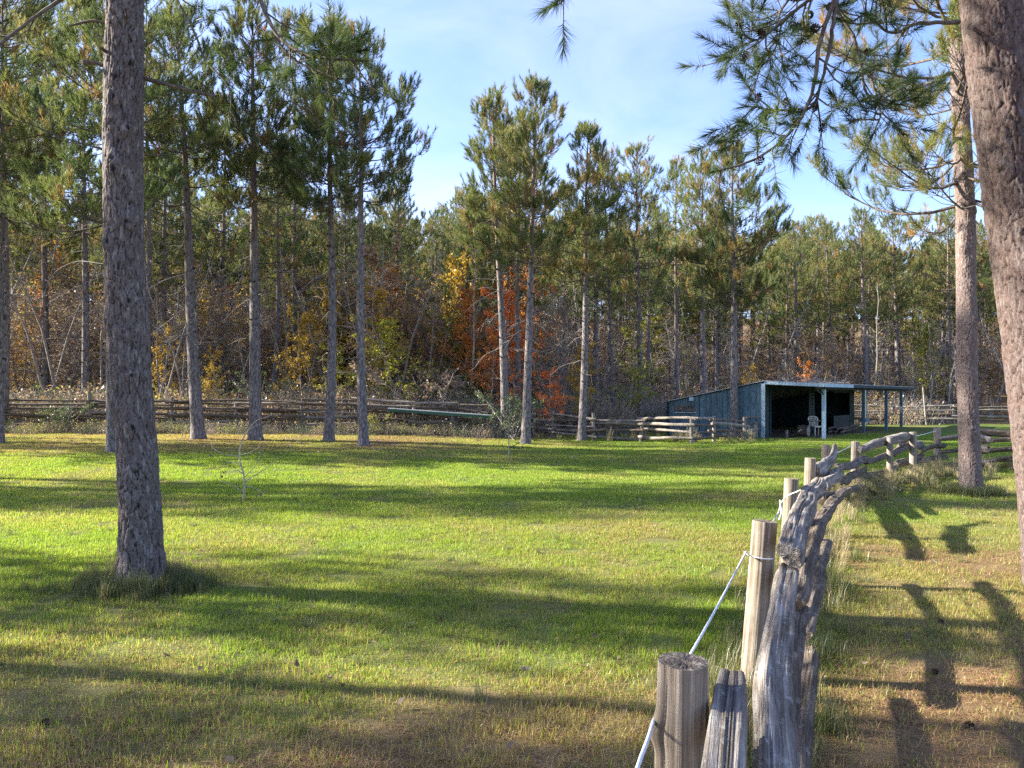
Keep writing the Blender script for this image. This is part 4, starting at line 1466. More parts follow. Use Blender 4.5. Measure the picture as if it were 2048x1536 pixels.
RF = [(19.0, 45.5, 1.1, 0), (22.4, 45.3, 1.1, 0), (25.6, 44.6, 1.15, 0), (29.2, 44.0, 1.1, 0), (32.6, 43.4, 1.1, 0), (36, 42.8, 1.1, 0)]
far_fence('low dark rail fence beyond the porch at the wood edge on the right', RF, 4, (0.25, 1.15), 4, 0.5, tk=1.3)
# a thin leaning pole standing at that fence
b = np.array(((1853 - 1024) / FOC * 43.8, 43.8, 0.0))
tp = at(1846, 775, 43.8)
mb = log_mb(np.array([b, tp]) - b, 0.055, 0.045, 77, 10, 16, 0.3, 0, False)
tag(mb.build('leaning_pole', [RAIL_FAR, RAIL_FAR], None, loc=b), 'pale thin pole leaning at the far right fence', 'pole')

# ---- green board on the fence
def plain_paint(name, c, c2, rough=0.6, scale=3):
    m, nt, N, Lk = new_mat(name)
    tcn = N('ShaderNodeTexCoord')
    v = mapping(N, Lk, tcn.outputs['Object'], (scale * 3, scale * 3, scale))
    n = noise(N, Lk, v, 1.5, 6, 0.65)
    r = ramp(N, [(0.35, c), (0.7, c2)])
    Lk(n.outputs['Fac'], r.inputs['Fac'])
    solid_shader(N, Lk, r.outputs['Color'], rough, n.outputs['Fac'], 0.3, 0.004, 0.4)
    return m
GREENP = plain_paint('dark_green_paint', (0.020, 0.085, 0.055), (0.035, 0.13, 0.085), 0.45)
PALE = plain_paint('worn_pale_edge', (0.32, 0.36, 0.36), (0.55, 0.60, 0.62), 0.35)
A0, B0 = at(778, 820, 28.4), at(982, 834, 28.2)
gb = thing('green_board', A0, 'long dark green board with pale upper edge lying sloped on the fence top', 'board')
d = Vector(B0 - A0)
rotm = d.to_track_quat('X', 'Z').to_matrix()
Lb = d.length
mb = MB()
mb.box((Lb / 2, 0, 0), (Lb, 0.30, 0.09))
o = mb.build('panel', [GREENP], gb, False)
o.rotation_euler = rotm.to_euler()
mb = MB()
mb.box((Lb / 2, -0.02, 0.062), (Lb + 0.04, 0.36, 0.028))
o = mb.build('edge_strip', [PALE], gb, False)
o.rotation_euler = rotm.to_euler()
mb = MB()
for q in (0.06, Lb - 0.06):
    mb.box((q, 0, -0.085), (0.09, 0.2, 0.09))
o = mb.build('bracket', [GREENP], gb, False)
o.rotation_euler = rotm.to_euler()

# ------------------------------------------------------------------ blue shed
def boards_mat(name, a, b, c, rough=0.7):
    m, nt, N, Lk = new_mat(name)
    tcn = N('ShaderNodeTexCoord')
    oi = N('ShaderNodeObjectInfo')
    ad = N('ShaderNodeVectorMath')
    ad.operation = 'ADD'
    Lk(tcn.outputs['Object'], ad.inputs[0])
    sc = N('ShaderNodeMath')
    sc.operation = 'MULTIPLY'
    sc.inputs[1].default_value = 57
    Lk(oi.outputs['Random'], sc.inputs[0])
    Lk(sc.outputs[0], ad.inputs[1])
    v = mapping(N, Lk, ad.outputs[0], (16, 16, 1.5))
    n = noise(N, Lk, v, 1.4, 6, 0.68, 0.3)
    n2 = noise(N, Lk, ad.outputs[0], 2.2, 5, 0.65)
    r = ramp(N, [(0.28, a), (0.52, b), (0.78, c)])
    Lk(n.outputs['Fac'], r.inputs['Fac'])
    r2 = ramp(N, [(0.35, (0.72, 0.76, 0.76)), (0.7, (1.2, 1.18, 1.16))])
    Lk(n2.outputs['Fac'], r2.inputs['Fac'])
    cc = mixc(N, Lk, 0.8, r.outputs['Color'], r2.outputs['Color'], 'MULTIPLY')
    hs = N('ShaderNodeHueSaturation')
    mr = N('ShaderNodeMapRange')
    mr.inputs['To Min'].default_value = 0.82
    mr.inputs['To Max'].default_value = 1.15
    Lk(oi.outputs['Random'], mr.inputs['Value'])
    Lk(mr.outputs['Result'], hs.inputs['Value'])
    Lk(cc, hs.inputs['Color'])
    solid_shader(N, Lk, hs.outputs['Color'], rough, n.outputs['Fac'], 0.4, 0.006, 0.3)
    return m
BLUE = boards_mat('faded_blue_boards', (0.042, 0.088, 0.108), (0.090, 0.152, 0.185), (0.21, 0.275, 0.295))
TEAL_SHADED = boards_mat('teal_boards_shade_darkened', (0.005, 0.016, 0.018), (0.009, 0.026, 0.029), (0.022, 0.050, 0.054))  # teal with the porch shade put into the colour, hence near black
WHITEB = boards_mat('worn_pale_blue_trim', (0.20, 0.32, 0.37), (0.40, 0.52, 0.58), (0.62, 0.70, 0.74))
ROOFM = plain_paint('grey_metal_roof', (0.20, 0.22, 0.23), (0.36, 0.39, 0.41), 0.45)
DIRT = plain_paint('bare_dirt_floor', (0.060, 0.035, 0.022), (0.12, 0.075, 0.048), 0.95)
RAFT = plain_paint('bare_rafter_wood', (0.07, 0.055, 0.04), (0.15, 0.12, 0.09), 0.85)

C0 = np.array((10.25, 31.2, 0.0))
C0[2] = gz(C0[0], C0[1]) - 0.02
ang = math.atan2(0.785, 0.62)           # local x runs along the front, local -y is outwards, local y runs to the low back
shed = thing('shed', C0, 'faded blue board shed with low sloping roof and open porch on posts', 'shed', rz=ang)
LEN, DEP, HF, HB = 13.3, 4.3, 2.34, 1.50
def roof_z(y):
    return HF - (HF - HB) * y / DEP if y >= 0 else HF + 0.055 * y
def sb(name, c, s, mat, rot=None):
    mb = MB()
    mb.box((0, 0, 0), s)
    o = mb.build(name, [mat], shed, False, loc=c)
    if rot:
        o.rotation_euler = rot
    return o
def slope_board(name, y0, y1, x, th, zb, mat, zt_off=0.0, ztop=None):
    """upright board in the side wall whose top follows the roof; x outer face plane"""
    mb = MB()
    t0 = (roof_z(y0) - zt_off) if ztop is None else ztop
    t1 = (roof_z(y1) - zt_off) if ztop is None else ztop
    V = [(0, 0, 0), (th, 0, 0), (th, y1 - y0, 0), (0, y1 - y0, 0), (0, 0, t0 - zb), (th, 0, t0 - zb), (th, y1 - y0, t1 - zb), (0, y1 - y0, t1 - zb)]
    F = [(0, 3, 2, 1), (4, 5, 6, 7), (0, 1, 5, 4), (1, 2, 6, 5), (2, 3, 7, 6), (3, 0, 4, 7)]
    mb.add(np.array(V), np.array(F))
    return mb.build(name, [mat], shed, False, loc=(x, y0, zb))
# side wall (local x = 0 plane), from the front corner to the low back
bw = 0.245
y = 0.13
sec = 2.85
while y < sec - 0.05:
    y1 = min(y + bw - 0.012, sec)
    slope_board('wall_board', y, y1, -0.02, 0.025, 0.02, BLUE, 0.03)
    slope_board('batten', y - 0.032, y + 0.02, -0.045, 0.022, 0.02, BLUE, 0.05)
    y += bw
slope_board('end_board', sec, sec + 0.16, -0.03, 0.03, 0.02, BLUE, 0.03)
y = sec + 0.165
wy0, wy1, wz0, wz1 = sec + 0.20, DEP - 0.38, 1.02, 1.36
while y < DEP - 0.02:
    y1 = min(y + 0.2, DEP)
    if y1 > wy0 and y < wy1:
        slope_board('wall_board', y, y1 - 0.006, 0.0, 0.025, 0.02, BLUE, ztop=wz0)
        slope_board('wall_board', y, y1 - 0.006, 0.0, 0.025, wz1, BLUE, 0.03)
    else:
        slope_board('wall_board', y, y1 - 0.006, 0.0, 0.025, 0.02, BLUE, 0.03)
    y += 0.2
sb('window_sill', (-0.012, (wy0 + wy1) / 2, wz0 + 0.012), (0.07, wy1 - wy0 + 0.12, 0.035), WHITEB)
sb('window_frame', (-0.010, wy0 + 0.02, (wz0 + wz1) / 2 + 0.02), (0.05, 0.035, wz1 - wz0 - 0.03), BLUE)
sb('vent_box', (-0.06, sec + 0.32, 1.62), (0.09, 0.18, 0.16), WHITEB)
sb('corner_board', (-0.03, 0.055, HF / 2 - 0.03), (0.05, 0.15, HF - 0.08), WHITEB)
sb('corner_board', (0.065, -0.035, HF / 2 - 0.03), (0.19, 0.03, HF - 0.08), TEAL_SHADED)
sb('corner_board', (0.0, DEP + 0.01, HB / 2), (0.08, 0.10, HB - 0.06), TEAL_SHADED)
# front wall with a door opening, and a window hole in the far section
do0, do1, doh = 0.55, 5.5, 2.02
x = 0.17
while x < LEN - 0.02:
    x1 = min(x + 0.26, LEN)
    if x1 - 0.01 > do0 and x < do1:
        sb('wall_board', ((x + x1) / 2 - 0.006, 0, (doh + HF) / 2 - 0.02), (x1 - x - 0.012, 0.025, HF - doh - 0.04), TEAL_SHADED)
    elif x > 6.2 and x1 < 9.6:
        sb('wall_board', ((x + x1) / 2 - 0.006, 0, 2.13), (x1 - x - 0.012, 0.025, 0.34), TEAL_SHADED)
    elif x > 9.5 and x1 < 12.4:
        sb('wall_board', ((x + x1) / 2 - 0.006, 0, 0.38), (x1 - x - 0.012, 0.025, 0.74), TEAL_SHADED)
        sb('wall_board', ((x + x1) / 2 - 0.006, 0, 2.10), (x1 - x - 0.012, 0.025, 0.36), TEAL_SHADED)
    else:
        sb('wall_board', ((x + x1) / 2 - 0.006, 0, HF / 2 - 0.02), (x1 - x - 0.012, 0.025, HF - 0.06), TEAL_SHADED)
        sb('batten', (x, -0.022, HF / 2 - 0.02), (0.05, 0.018, HF - 0.06), TEAL_SHADED)
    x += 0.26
sb('door_jamb', (do0 - 0.03, -0.03, doh / 2), (0.09, 0.05, doh), TEAL_SHADED)
sb('door_jamb', (do1 + 0.03, -0.03, doh / 2), (0.09, 0.05, doh), TEAL_SHADED)
sb('lintel', ((do0 + do1) / 2, -0.03, doh + 0.05), (do1 - do0 + 0.2, 0.05, 0.11), TEAL_SHADED)
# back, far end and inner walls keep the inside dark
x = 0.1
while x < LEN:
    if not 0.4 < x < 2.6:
        sb('back_board', (x + 0.2, DEP - 0.02, HB / 2 + 0.0), (0.4, 0.025, HB + 0.02), TEAL_SHADED)
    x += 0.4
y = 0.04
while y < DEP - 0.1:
    slope_board('wall_board', y, min(y + 0.4, DEP), LEN, 0.025, 0.0, TEAL_SHADED, -0.008)
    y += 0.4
mb = MB()
mb.box((LEN / 2, 1.2, 0.0), (LEN - 0.2, 5.8, 0.05))
mb.build('dirt_floor', [DIRT], shed, False)
# roofs
def roof_sheet(name, x0, x1, y0, y1, th, mat):
    mb = MB()
    z0, z1 = roof_z(y0) + 0.01, roof_z(y1) + 0.01
    V = [(x0, y0, z0), (x1, y0, z0), (x1, y1, z1), (x0, y1, z1), (x0, y0, z0 + th), (x1, y0, z0 + th), (x1, y1, z1 + th), (x0, y1, z1 + th)]
    F = [(0, 3, 2, 1), (4, 5, 6, 7), (0, 1, 5, 4), (1, 2, 6, 5), (2, 3, 7, 6), (3, 0, 4, 7)]
    mb.add(np.array(V, float), np.array(F))
    return mb.build(name, [mat], shed, False)
RL = 16.4
for k in range(8):
    xa, xb = -0.12 + k * (LEN + 0.3) / 8, -0.12 + (k + 1) * (LEN + 0.3) / 8
    roof_sheet('roof_sheet', xa, xb - 0.008, 0.0, DEP + 0.28, 0.03, ROOFM)
for k in range(9):
    xa, xb = -0.05 + k * (RL + 0.1) / 9, -0.05 + (k + 1) * (RL + 0.1) / 9
    roof_sheet('porch_roof_sheet', xa, xb - 0.008, -2.32, -0.004, 0.03, ROOFM)
sl = math.atan(0.055)
sb('fascia', (-0.03, -1.16, HF - 0.045 - 0.055 * 1.16), (0.035, 2.36, 0.135), WHITEB, (sl, 0, 0))
for k in range(4):
    xa = -0.02 + k * 4.12
    sb('fascia', (xa + 2.05, -2.335, HF - 0.055 * 2.33 - 0.05), (4.10, 0.03, 0.13), WHITEB if k == 0 else TEAL_SHADED)
sb('beam', (8.2, -2.0, HF - 0.25), (16.2, 0.09, 0.16), TEAL_SHADED)
for k in range(9):
    sb('rafter', (0.3 + k * 1.98, -1.1, HF - 0.095 - 0.055 * 1.1), (0.05, 2.1, 0.10), RAFT, (sl, 0, 0))
for k, s in enumerate((1.05, 7.1, 11.5, 14.9)):
    sb('post', (s, -2.0, (HF - 0.33) / 2), (0.13, 0.13, HF - 0.33), WHITEB if k == 0 else BLUE)
sb('post', (16.0, 0.1, (HF - 0.06) / 2), (0.12, 0.12, HF - 0.06), BLUE)
sb('brace', (1.05, -1.82, HF - 0.42), (0.05, 0.34, 0.05), BLUE, (R(40), 0, 0))
sb('brace', (0.84, -2.0, HF - 0.42), (0.34, 0.05, 0.05), BLUE, (0, R(40), 0))
sb('shelf', (7.45, -1.95, 0.62), (0.75, 0.3, 0.16), BLUE)

M_shed = Matrix.Translation(Vector(C0)) @ Matrix.Rotation(ang, 4, 'Z')
def in_shed(x, y, z=0.03):
    return M_shed @ Vector((x, y, z))

# ---- plastic garden chair
def plastic(name, c):
    m, nt, N, Lk = new_mat(name)
    tcn = N('ShaderNodeTexCoord')
    n = noise(N, Lk, tcn.outputs['Object'], 9, 4, 0.6)
    r = ramp(N, [(0.35, tuple(q * 0.78 for q in c)), (0.65, c)])
    Lk(n.outputs['Fac'], r.inputs['Fac'])
    solid_shader(N, Lk, r.outputs['Color'], 0.45, None)
    return m
PLAST = plastic('dusty_cream_plastic', (0.62, 0.58, 0.50))
ch = thing('garden_chair', in_shed(3.6, -0.95), 'cream plastic garden chair on the porch beside the near post', 'chair', rz=ang + R(-40))
mb = MB()
for j in range(7):
    mb.box((0, -0.19 + j * 0.064, 0.41 - 0.004 * abs(j - 3)), (0.44, 0.05, 0.022))
mb.box((0, -0.235, 0.395), (0.46, 0.035, 0.05)); mb.box((-0.225, 0, 0.395), (0.03, 0.46, 0.045)); mb.box((0.225, 0, 0.395), (0.03, 0.46, 0.045))
mb.build('seat', [PLAST], ch, False)
mb = MB()
for k in range(7):
    a = -0.2 + k * 0.0667
    tube(mb, [(a * 0.95, 0.215, 0.41), (a, 0.25, 0.6), (a * 1.0, 0.30, 0.80 - 0.25 * a * a)], 0.017, 6)
tube(mb, resample([(-0.235, 0.26, 0.64), (-0.21, 0.295, 0.77), (0, 0.312, 0.83), (0.21, 0.295, 0.77), (0.235, 0.26, 0.64)], 14), 0.022, 6)
mb.build('backrest', [PLAST], ch)
for sx in (-1, 1):
    mb = MB()
    tube(mb, resample([(0.235 * sx, 0.26, 0.64), (0.265 * sx, 0.05, 0.63), (0.265 * sx, -0.18, 0.62), (0.25 * sx, -0.24, 0.57), (0.235 * sx, -0.22, 0.42)], 14), 0.024, 6)
    mb.build('armrest', [PLAST], ch)
    for yy, dy in ((-0.21, -0.05), (0.2, 0.07)):
        mb = MB()
        tube(mb, [(0.215 * sx, yy, 0.41), (0.235 * sx, yy + dy * 0.5, 0.2), (0.25 * sx, yy + dy, 0.0)], [0.034, 0.028, 0.02], 6)
        mb.build('leg', [PLAST], ch)

# ---- chopping block, stub, woodpile, planks under the porch
def log_thing(name, A, B, r, label, cat, mat, end, group=None, seed=1):
    A, B = np.asarray(A, float), np.asarray(B, float)
    mb = log_mb(np.array([A, (A + B) / 2, B]) - A, r, r * 0.95, seed, 16, 14, 0.25, 0.1, False)
    return tag(mb.build(name, [mat, end], None, loc=A), label, cat, group)
p = np.array(in_shed(2.5, -0.75))
u_ = np.array((0.62, 0.785, 0)); n_ = np.array((0.785, -0.62, 0))
log_thing('log_round', p + np.array((0, 0, 0.24)) - n_ * 0.2, p + np.array((0, 0, 0.24)) + n_ * 0.2, 0.24, 'thick cut log round lying on its side left of the plastic chair', 'log', RAIL_BROWN, POST_TAN, None, 31)
p = np.array(in_shed(1.55, -0.35))
log_thing('wood_stub', p, p + np.array((0, 0, 0.30)), 0.07, 'short upright wooden stub before the dark shed doorway', 'stub', POST_TAN, POST_END, None, 32)
rng = np.random.default_rng(8)
for k in range(9):
    s0 = 6.0 + rng.uniform(-0.4, 0.5)
    yy = -1.3 + 0.17 * (k % 5) + rng.normal(0, 0.05)
    zz = 0.09 + 0.14 * (k // 5) + 0.02
    A = np.array(in_shed(s0, yy, zz))
    B = np.array(in_shed(s0 + rng.uniform(2.0, 3.0), yy + rng.normal(0, 0.15), zz + rng.uniform(0, 0.12)))
    log_thing('wood_pole', A, B, rng.uniform(0.045, 0.075), 'rough old pole in the low woodpile under the porch', 'pole', RAIL_BROWN, RAIL_FAR, 'poles of the woodpile under the porch', 40 + k)
p0, p1 = np.array(in_shed(-0.2, -0.9, 0.42)), np.array(in_shed(1.9, -0.6, 0.12))
log_thing('wood_plank', p0 + n_ * 0.6, p1, 0.03, 'thin pale stick slanting across the dark shed doorway', 'stick', RAIL_FAR, RAIL_FAR, None, 61)

# brush lying on the porch roof
rng = np.random.default_rng(12)
mb = MB()
A = np.array([M_shed @ Vector((rng.uniform(2.5, 9.5), rng.uniform(-1.0, 0.6), HF + 0.03)) for _ in range(90)])
D = unit(np.stack([rng.normal(0, 1, 90), rng.normal(0, 0.6, 90), rng.uniform(0.05, 0.9, 90)], -1)) * rng.uniform(0.3, 1.1, 90)[:, None]
M_ = A + D * 0.6
sticks(mb, A, M_, 0.012, 0.008, 3)
sticks(mb, M_, M_ + D * 0.4 + rng.normal(0, 0.1, (90, 3)), 0.008, 0.003, 3)
tag(mb.build('fallen_twigs', [DEADWOOD]), 'bare fallen twigs heaped on the porch roof', 'twigs', kind='stuff')

# ------------------------------------------------------------------ near trees
def bark_trunk(H, r_of, seed, n, dz, zmax_fine, plate=(0.055, 0.13), depth=0.018, path_of=None, knots=()):
    """trunk with bark plates raised as geometry: cells in (arc, height) space"""
    zs = np.concatenate([np.arange(-0.25, zmax_fine, dz), np.linspace(zmax_fine, H, 14)])
    th = np.arange(n) * 2 * np.pi / n
    T, Z = np.meshgrid(th, zs)
    r = np.array([r_of(z) for z in zs])
    rr = np.repeat(r[:, None], n, 1)
    circ = 2 * np.pi * r_of(1.0)
    nc = int(round(circ / plate[0]))
    x = T / (2 * np.pi) * nc
    y = Z / plate[1]
    q = np.stack([np.cos(T) * 2.2, np.sin(T) * 2.2, Z * 1.8], -1).reshape(-1, 3)
    x = x + 0.7 * fbm(q * 1.7, seed, 3).reshape(T.shape)
    y = y + 0.9 * fbm(q * 2.6 + 50, seed + 1, 3).reshape(T.shape)
    ix, iy = np.floor(x), np.floor(y)
    f1 = np.full(T.shape, 9.0)
    f2 = np.full(T.shape, 9.0)
    cid = np.zeros(T.shape)
    for a in (-1, 0, 1):
        for b in (-1, 0, 1):
            cx, cyy = ix + a, iy + b
            hx = _hash((cx % nc).ravel(), cyy.ravel(), np.zeros(cx.size, np.int64), seed).reshape(T.shape)
            hy = _hash((cx % nc).ravel(), cyy.ravel(), np.ones(cx.size, np.int64), seed).reshape(T.shape)
            d = np.hypot(x - cx - hx, y - cyy - hy)
            near = d < f1
            f2 = np.where(near, f1, np.minimum(f2, d))
            cid = np.where(near, hx + hy, cid)
            f1 = np.where(near, d, f1)
    edge = np.clip((f2 - f1) / 0.20, 0, 1)
    edge = edge ** 0.7
    fine = fbm(q * np.array([7, 7, 5]), seed + 3, 3).reshape(T.shape)
    big = fbm(q * 0.5, seed + 5, 2).reshape(T.shape)
    h = depth * (edge * (0.45 + 0.55 * (cid % 1.0)) + 0.5 * fine) + 0.018 * big
    shade = edge.copy()
    for (kt, kz, kr) in knots:
        dt = np.angle(np.exp(1j * (T - kt))) * rr
        dd = np.hypot(dt, (Z - kz) * 0.8)
        h = h + 0.034 * np.exp(-(dd / (kr * 1.3)) ** 2) - 0.022 * np.exp(-(dd / (kr * 0.4)) ** 2)
        shade = shade * (1 - 0.9 * np.exp(-(dd / (kr * 0.5)) ** 2) * (0.5 + 0.5 * (fine > -0.1)))
    flare = 0.035 * np.exp(-np.maximum(Z, 0) / 0.16) * (1 + 0.5 * np.cos(3 * T + seed))
    rr = rr + h + flare
    P = np.array([path_of(z) for z in zs]) if path_of is not None else np.stack([zs * 0, zs * 0, zs], -1)
    V = np.stack([np.cos(T) * rr + P[:, 0:1], np.sin(T) * rr + P[:, 1:2], Z], -1).reshape(-1, 3)
    tc = np.stack([np.cos(T) * rr, np.sin(T) * rr, Z], -1).reshape(-1, 3)
    m = len(zs)
    i = np.arange(m - 1)[:, None]
    j = np.arange(n)[None]
    Q = np.stack([i * n + j, i * n + (j + 1) % n, (i + 1) * n + (j + 1) % n, (i + 1) * n + j], -1).reshape(-1, 4)
    mb = MB()
    mb.add(V, Q, 0, tc=tc, tint=shade.ravel())
    return mb

def lean_path(px0, py0, px1, py1, d, z_base, wob=0.0, seed=0):
    """trunk axis through two picture points at depth d, relative to its base"""
    x0 = (px0 - 1024) / FOC * d
    x1 = (px1 - 1024) / FOC * d
    z0 = EYE + (HOR - py0) / FOC * d - z_base
    z1 = EYE + (HOR - py1) / FOC * d - z_base
    sl = (x1 - x0) / (z1 - z0)
    ph = seed * 1.3
    return lambda z: (sl * (z - z0) + wob * (math.sin(z * 1.1 + ph) - math.sin(ph)), 0.5 * wob * math.sin(z * 0.9 + ph), z)

def near_branch(parent, path, r0, r1, seed, tufts, org, k=75, nl=0.128, nw=0.0034, side=10, slen=0.5, mat_needle=NEEDLE_NEAR, tint=0.4, name='branch', cones=0, fr=(0.25, 1.0), droop=-0.1):
    """a living branch: a bent limb, side twigs, needle brushes at the twig ends"""
    rng = np.random.default_rng(seed)
    P = resample(path, 26) + np.cumsum(rng.normal(0, 0.006, (26, 3)), 0)
    mb = MB()
    rad = r0 + (r1 - r0) * np.linspace(0, 1, 26)
    tube(mb, P - org, rad, 7, 0, True, lambda T, S: 1 + 0.15 * np.sin(3 * T + 9 * S))
    br = mb.build(name, [TWIG], parent)
    tw, nd, cn = MB(), MB(), []
    A, B, ra, rb = [], [], [], []
    TP, TD, TT = [], [], []
    up = np.array([0, 0, 1.0])
    def add_tuft(p, d, t):
        TP.append(p); TD.append(unit(d)); TT.append(t)
    for j in range(side):
        f = fr[0] + (fr[1] - fr[0]) * (j + rng.random()) / side
        i = min(24, int(f * 25))
        q = P[i] + (P[i + 1] - P[i]) * (f * 25 - i)
        d = unit(P[i + 1] - P[i])
        ds = unit(d * 0.7 + unit(np.cross(d, rng.normal(size=3))) * rng.uniform(0.5, 1.0) + up * droop)
        ls = slen * rng.uniform(0.5, 1.2) * (1.15 - 0.5 * f)
        p0 = q
        rr = 0.0085
        for s in range(3):
            p1 = p0 + ds * ls / 3
            A.append(p0); B.append(p1); ra.append(rr); rb.append(rr * 0.78)
            if rng.random() < tufts * (0.45 + 0.25 * s):
                d2 = unit(ds + rng.normal(0, 0.6, 3) + up * 0.25)
                e = p1 + d2 * rng.uniform(0.08, 0.26)
                A.append(p1); B.append(e); ra.append(0.004); rb.append(0.003)
                add_tuft(e - d2 * 0.05, d2 + up * 0.2, np.clip(rng.normal(tint, 0.15), 0, 0.95))
            ds = unit(ds + rng.normal(0, 0.18, 3) + up * rng.uniform(0.05, 0.3))
            p0 = p1
            rr *= 0.78
        add_tuft(p0 - ds * 0.1, ds + up * 0.25, np.clip(rng.normal(tint, 0.15), 0, 0.95))
        if rng.random() < cones:
            leavesP = p0 - ds * 0.16
            cn.append(leavesP - org)
    add_tuft(P[-1] - unit(P[-1] - P[-2]) * 0.15, P[-1] - P[-2], tint)
    A, B = np.array(A) - org, np.array(B) - org
    sticks(tw, A, B, np.array(ra), np.array(rb), 4, 0)
    tag(tw.build('twig', [TWIG], br), kind='stuff')
    needles(nd, np.array(TP) - org, np.array(TD), np.full(len(TP), 0.2), int(k * 1.35), nl, nw * 1.25, rng, 0, np.array(TT), (18, 70))
    tag(nd.build('needles', [mat_needle], br, False), kind='stuff')
    for c in cn:
        mb = MB()
        cone_into(mb, np.zeros(3), 0.032, rng)
        mb.build('cone', [KNOT], br, True, loc=c).rotation_euler = (rng.uniform(-1, 1), rng.uniform(-1, 1), 0)
    return br

def cone_into(mb, c, r, rng):
    """a small pine cone: scales in a spiral round an egg shape"""
    for k in range(42):
        t = k / 42
        z = (t - 0.5) * 2.2 * r
        rr = r * math.sqrt(max(0.02, 1 - (t * 1.7 - 0.72) ** 2)) * 0.9
        a = k * 2.399
        o = np.array((math.cos(a), math.sin(a), 0))
        tn = np.array((-o[1], o[0], 0))
        p = c + np.array((0, 0, z)) + o * rr * 0.55
        w = r * 0.42
        V = [p - tn * w * 0.4, p + tn * w * 0.4, p + o * rr * 0.55 + tn * w * 0.6 + np.array((0, 0, r * 0.25)),
             p + o * rr * 0.75 + np.array((0, 0, r * 0.42)), p + o * rr * 0.55 - tn * w * 0.6 + np.array((0, 0, r * 0.25))]
        mb.add(np.array(V), np.array([(0, 1, 2, 3, 4)]))

# ---- the big left trunk
gL = on_ground(283, 1172)
pathL = lean_path(283, 1172, 252, 0, gL[1], gL[2], 0.035, 1)
def rL(z):
    return 0.158 - 0.0035 * max(0, z) + 0.026 * math.exp(-max(z, 0) / 0.4)
lt = thing('pine_tree', gL, 'big grey barked pine trunk in the left foreground with grass round its foot', 'tree', None)
knotsL = [(-1.2 + 0.9 * math.sin(3.1 * k), 0.75 + 0.36 * k + 0.08 * math.sin(5 * k), 0.05 + 0.015 * math.cos(k)) for k in range(13)] + [(-1.9 - 0.5 * math.sin(k), 0.9 + 0.72 * k, 0.05) for k in range(7)]
mb = bark_trunk(15.0, lambda z: max(0.04, rL(z) if z < 6 else rL(6) * (1 - (z - 6) / 9.5)), 3, 150, 0.0095, 5.9, (0.045, 0.17), 0.021, pathL, knotsL)
mb.build('trunk', [BARK_GREY], lt)
rngL = np.random.default_rng(21)
_, crL = gen_pine(rngL, 6.6, 15.0, 2.6, 0.15, k=26, nw=0.012, dens=0.8, dead=0.0, dead_lo=20)
o = crL.build('crown', NEEDLE_SETS[1], lt)
o.rotation_euler = (0, math.atan2(pathL(10)[0], 10), 0)
for k, (pts, r0, r1) in enumerate((
        ([(272, 152, 7.0), (330, 168, 6.9), (428, 192, 6.7)], 0.020, 0.012),
        ([(236, 132, 7.0), (222, 112, 6.85), (200, 94, 6.7)], 0.024, 0.012),
        ([(222, 136, 7.0), (190, 126, 6.9), (164, 124, 6.8)], 0.022, 0.018),
        ([(232, 52, 7.0), (190, 42, 6.95), (138, 52, 6.9)], 0.016, 0.008),
        ([(256, 44, 6.88), (253, 30, 6.7), (250, 14, 6.6)], 0.016, 0.007),
        ([(206, 528, 7.0), (150, 524, 7.1), (105, 550, 7.2), (84, 600, 7.3)], 0.006, 0.002),
        ([(280, 590, 7.0), (330, 560, 7.1), (380, 545, 7.2)], 0.005, 0.002),
        ([(282, 682, 7.0), (340, 640, 7.2), (385, 600, 7.4)], 0.005, 0.002))):
    P = np.array([at(*q) for q in pts])
    mb = MB()
    tube(mb, resample(P, 14) - gL, np.linspace(r0, r1, 14), 7, 0, True, lambda T, S: 1 + 0.2 * np.sin(2 * T + 20 * S))
    mb.build('branch', [DEADWOOD if k > 4 else TWIG], lt)
# living branches that droop into the top of the picture
near_branch(lt, [at(300, -420, 7.2), at(480, -160, 6.9), at(527, 10, 6.6), at(550, 65, 6.5), at(610, 108, 6.3), at(725, 118, 6.1)], 0.035, 0.008, 1, 0.8, gL, k=80, side=9, slen=0.55, fr=(0.66, 1), tint=0.3)
near_branch(lt, [at(548, 62, 6.5), at(575, 105, 6.4), at(640, 150, 6.3), at(690, 172, 6.2)], 0.012, 0.006, 2, 0.9, gL, k=85, side=8, slen=0.45, fr=(0.3, 1), tint=0.3)
near_branch(lt, [at(290, -300, 7.1), at(345, -20, 6.8), at(385, 55, 6.7), at(415, 120, 6.6), at(470, 190, 6.5), at(462, 240, 6.5)], 0.02, 0.005, 3, 0.35, gL, k=50, side=5, slen=0.4, fr=(0.5, 1), tint=0.35)
near_branch(lt, [at(240, -160, 6.9), at(125, -5, 6.6), at(60, 40, 6.5), at(5, 78, 6.4), at(-60, 130, 6.3)], 0.022, 0.010, 4, 0.2, gL, k=50, side=3, slen=0.5, fr=(0.6, 1), tint=0.3)

# ---- right: pinkish trunk beyond the fence side path
gP = on_ground(1943, 988)
pathP = lean_path(1943, 985, 1925, 240, gP[1], gP[2], 0.02, 2)
rt2 = thing('pine_tree', gP, 'pinkish barked pine trunk lit by the sun beside the near rail fence', 'tree', None)
mb = bark_trunk(14.0, lambda z: max(0.04, 0.160 * (1 - 0.03 * z) + 0.012 * math.exp(-max(z, 0) / 0.5)), 9, 110, 0.014, 7.5, (0.045, 0.08), 0.014, pathP,
                [(-1.7 + 0.8 * math.sin(2.3 * k), 1.1 + 0.62 * k, 0.045) for k in range(10)])
mb.build('trunk', [BARK_PINK], rt2)
_, crP = gen_pine(np.random.default_rng(33), 5.0, 14.0, 2.5, 0.13, k=70, nl=0.15, nw=0.0060, dens=1.35, dead=0.0, dead_lo=20, lo_sag=0.55, sub=1, tilt_tint=0.25, nside=7, tl=(0.16, 0.30), spread=(18, 65))
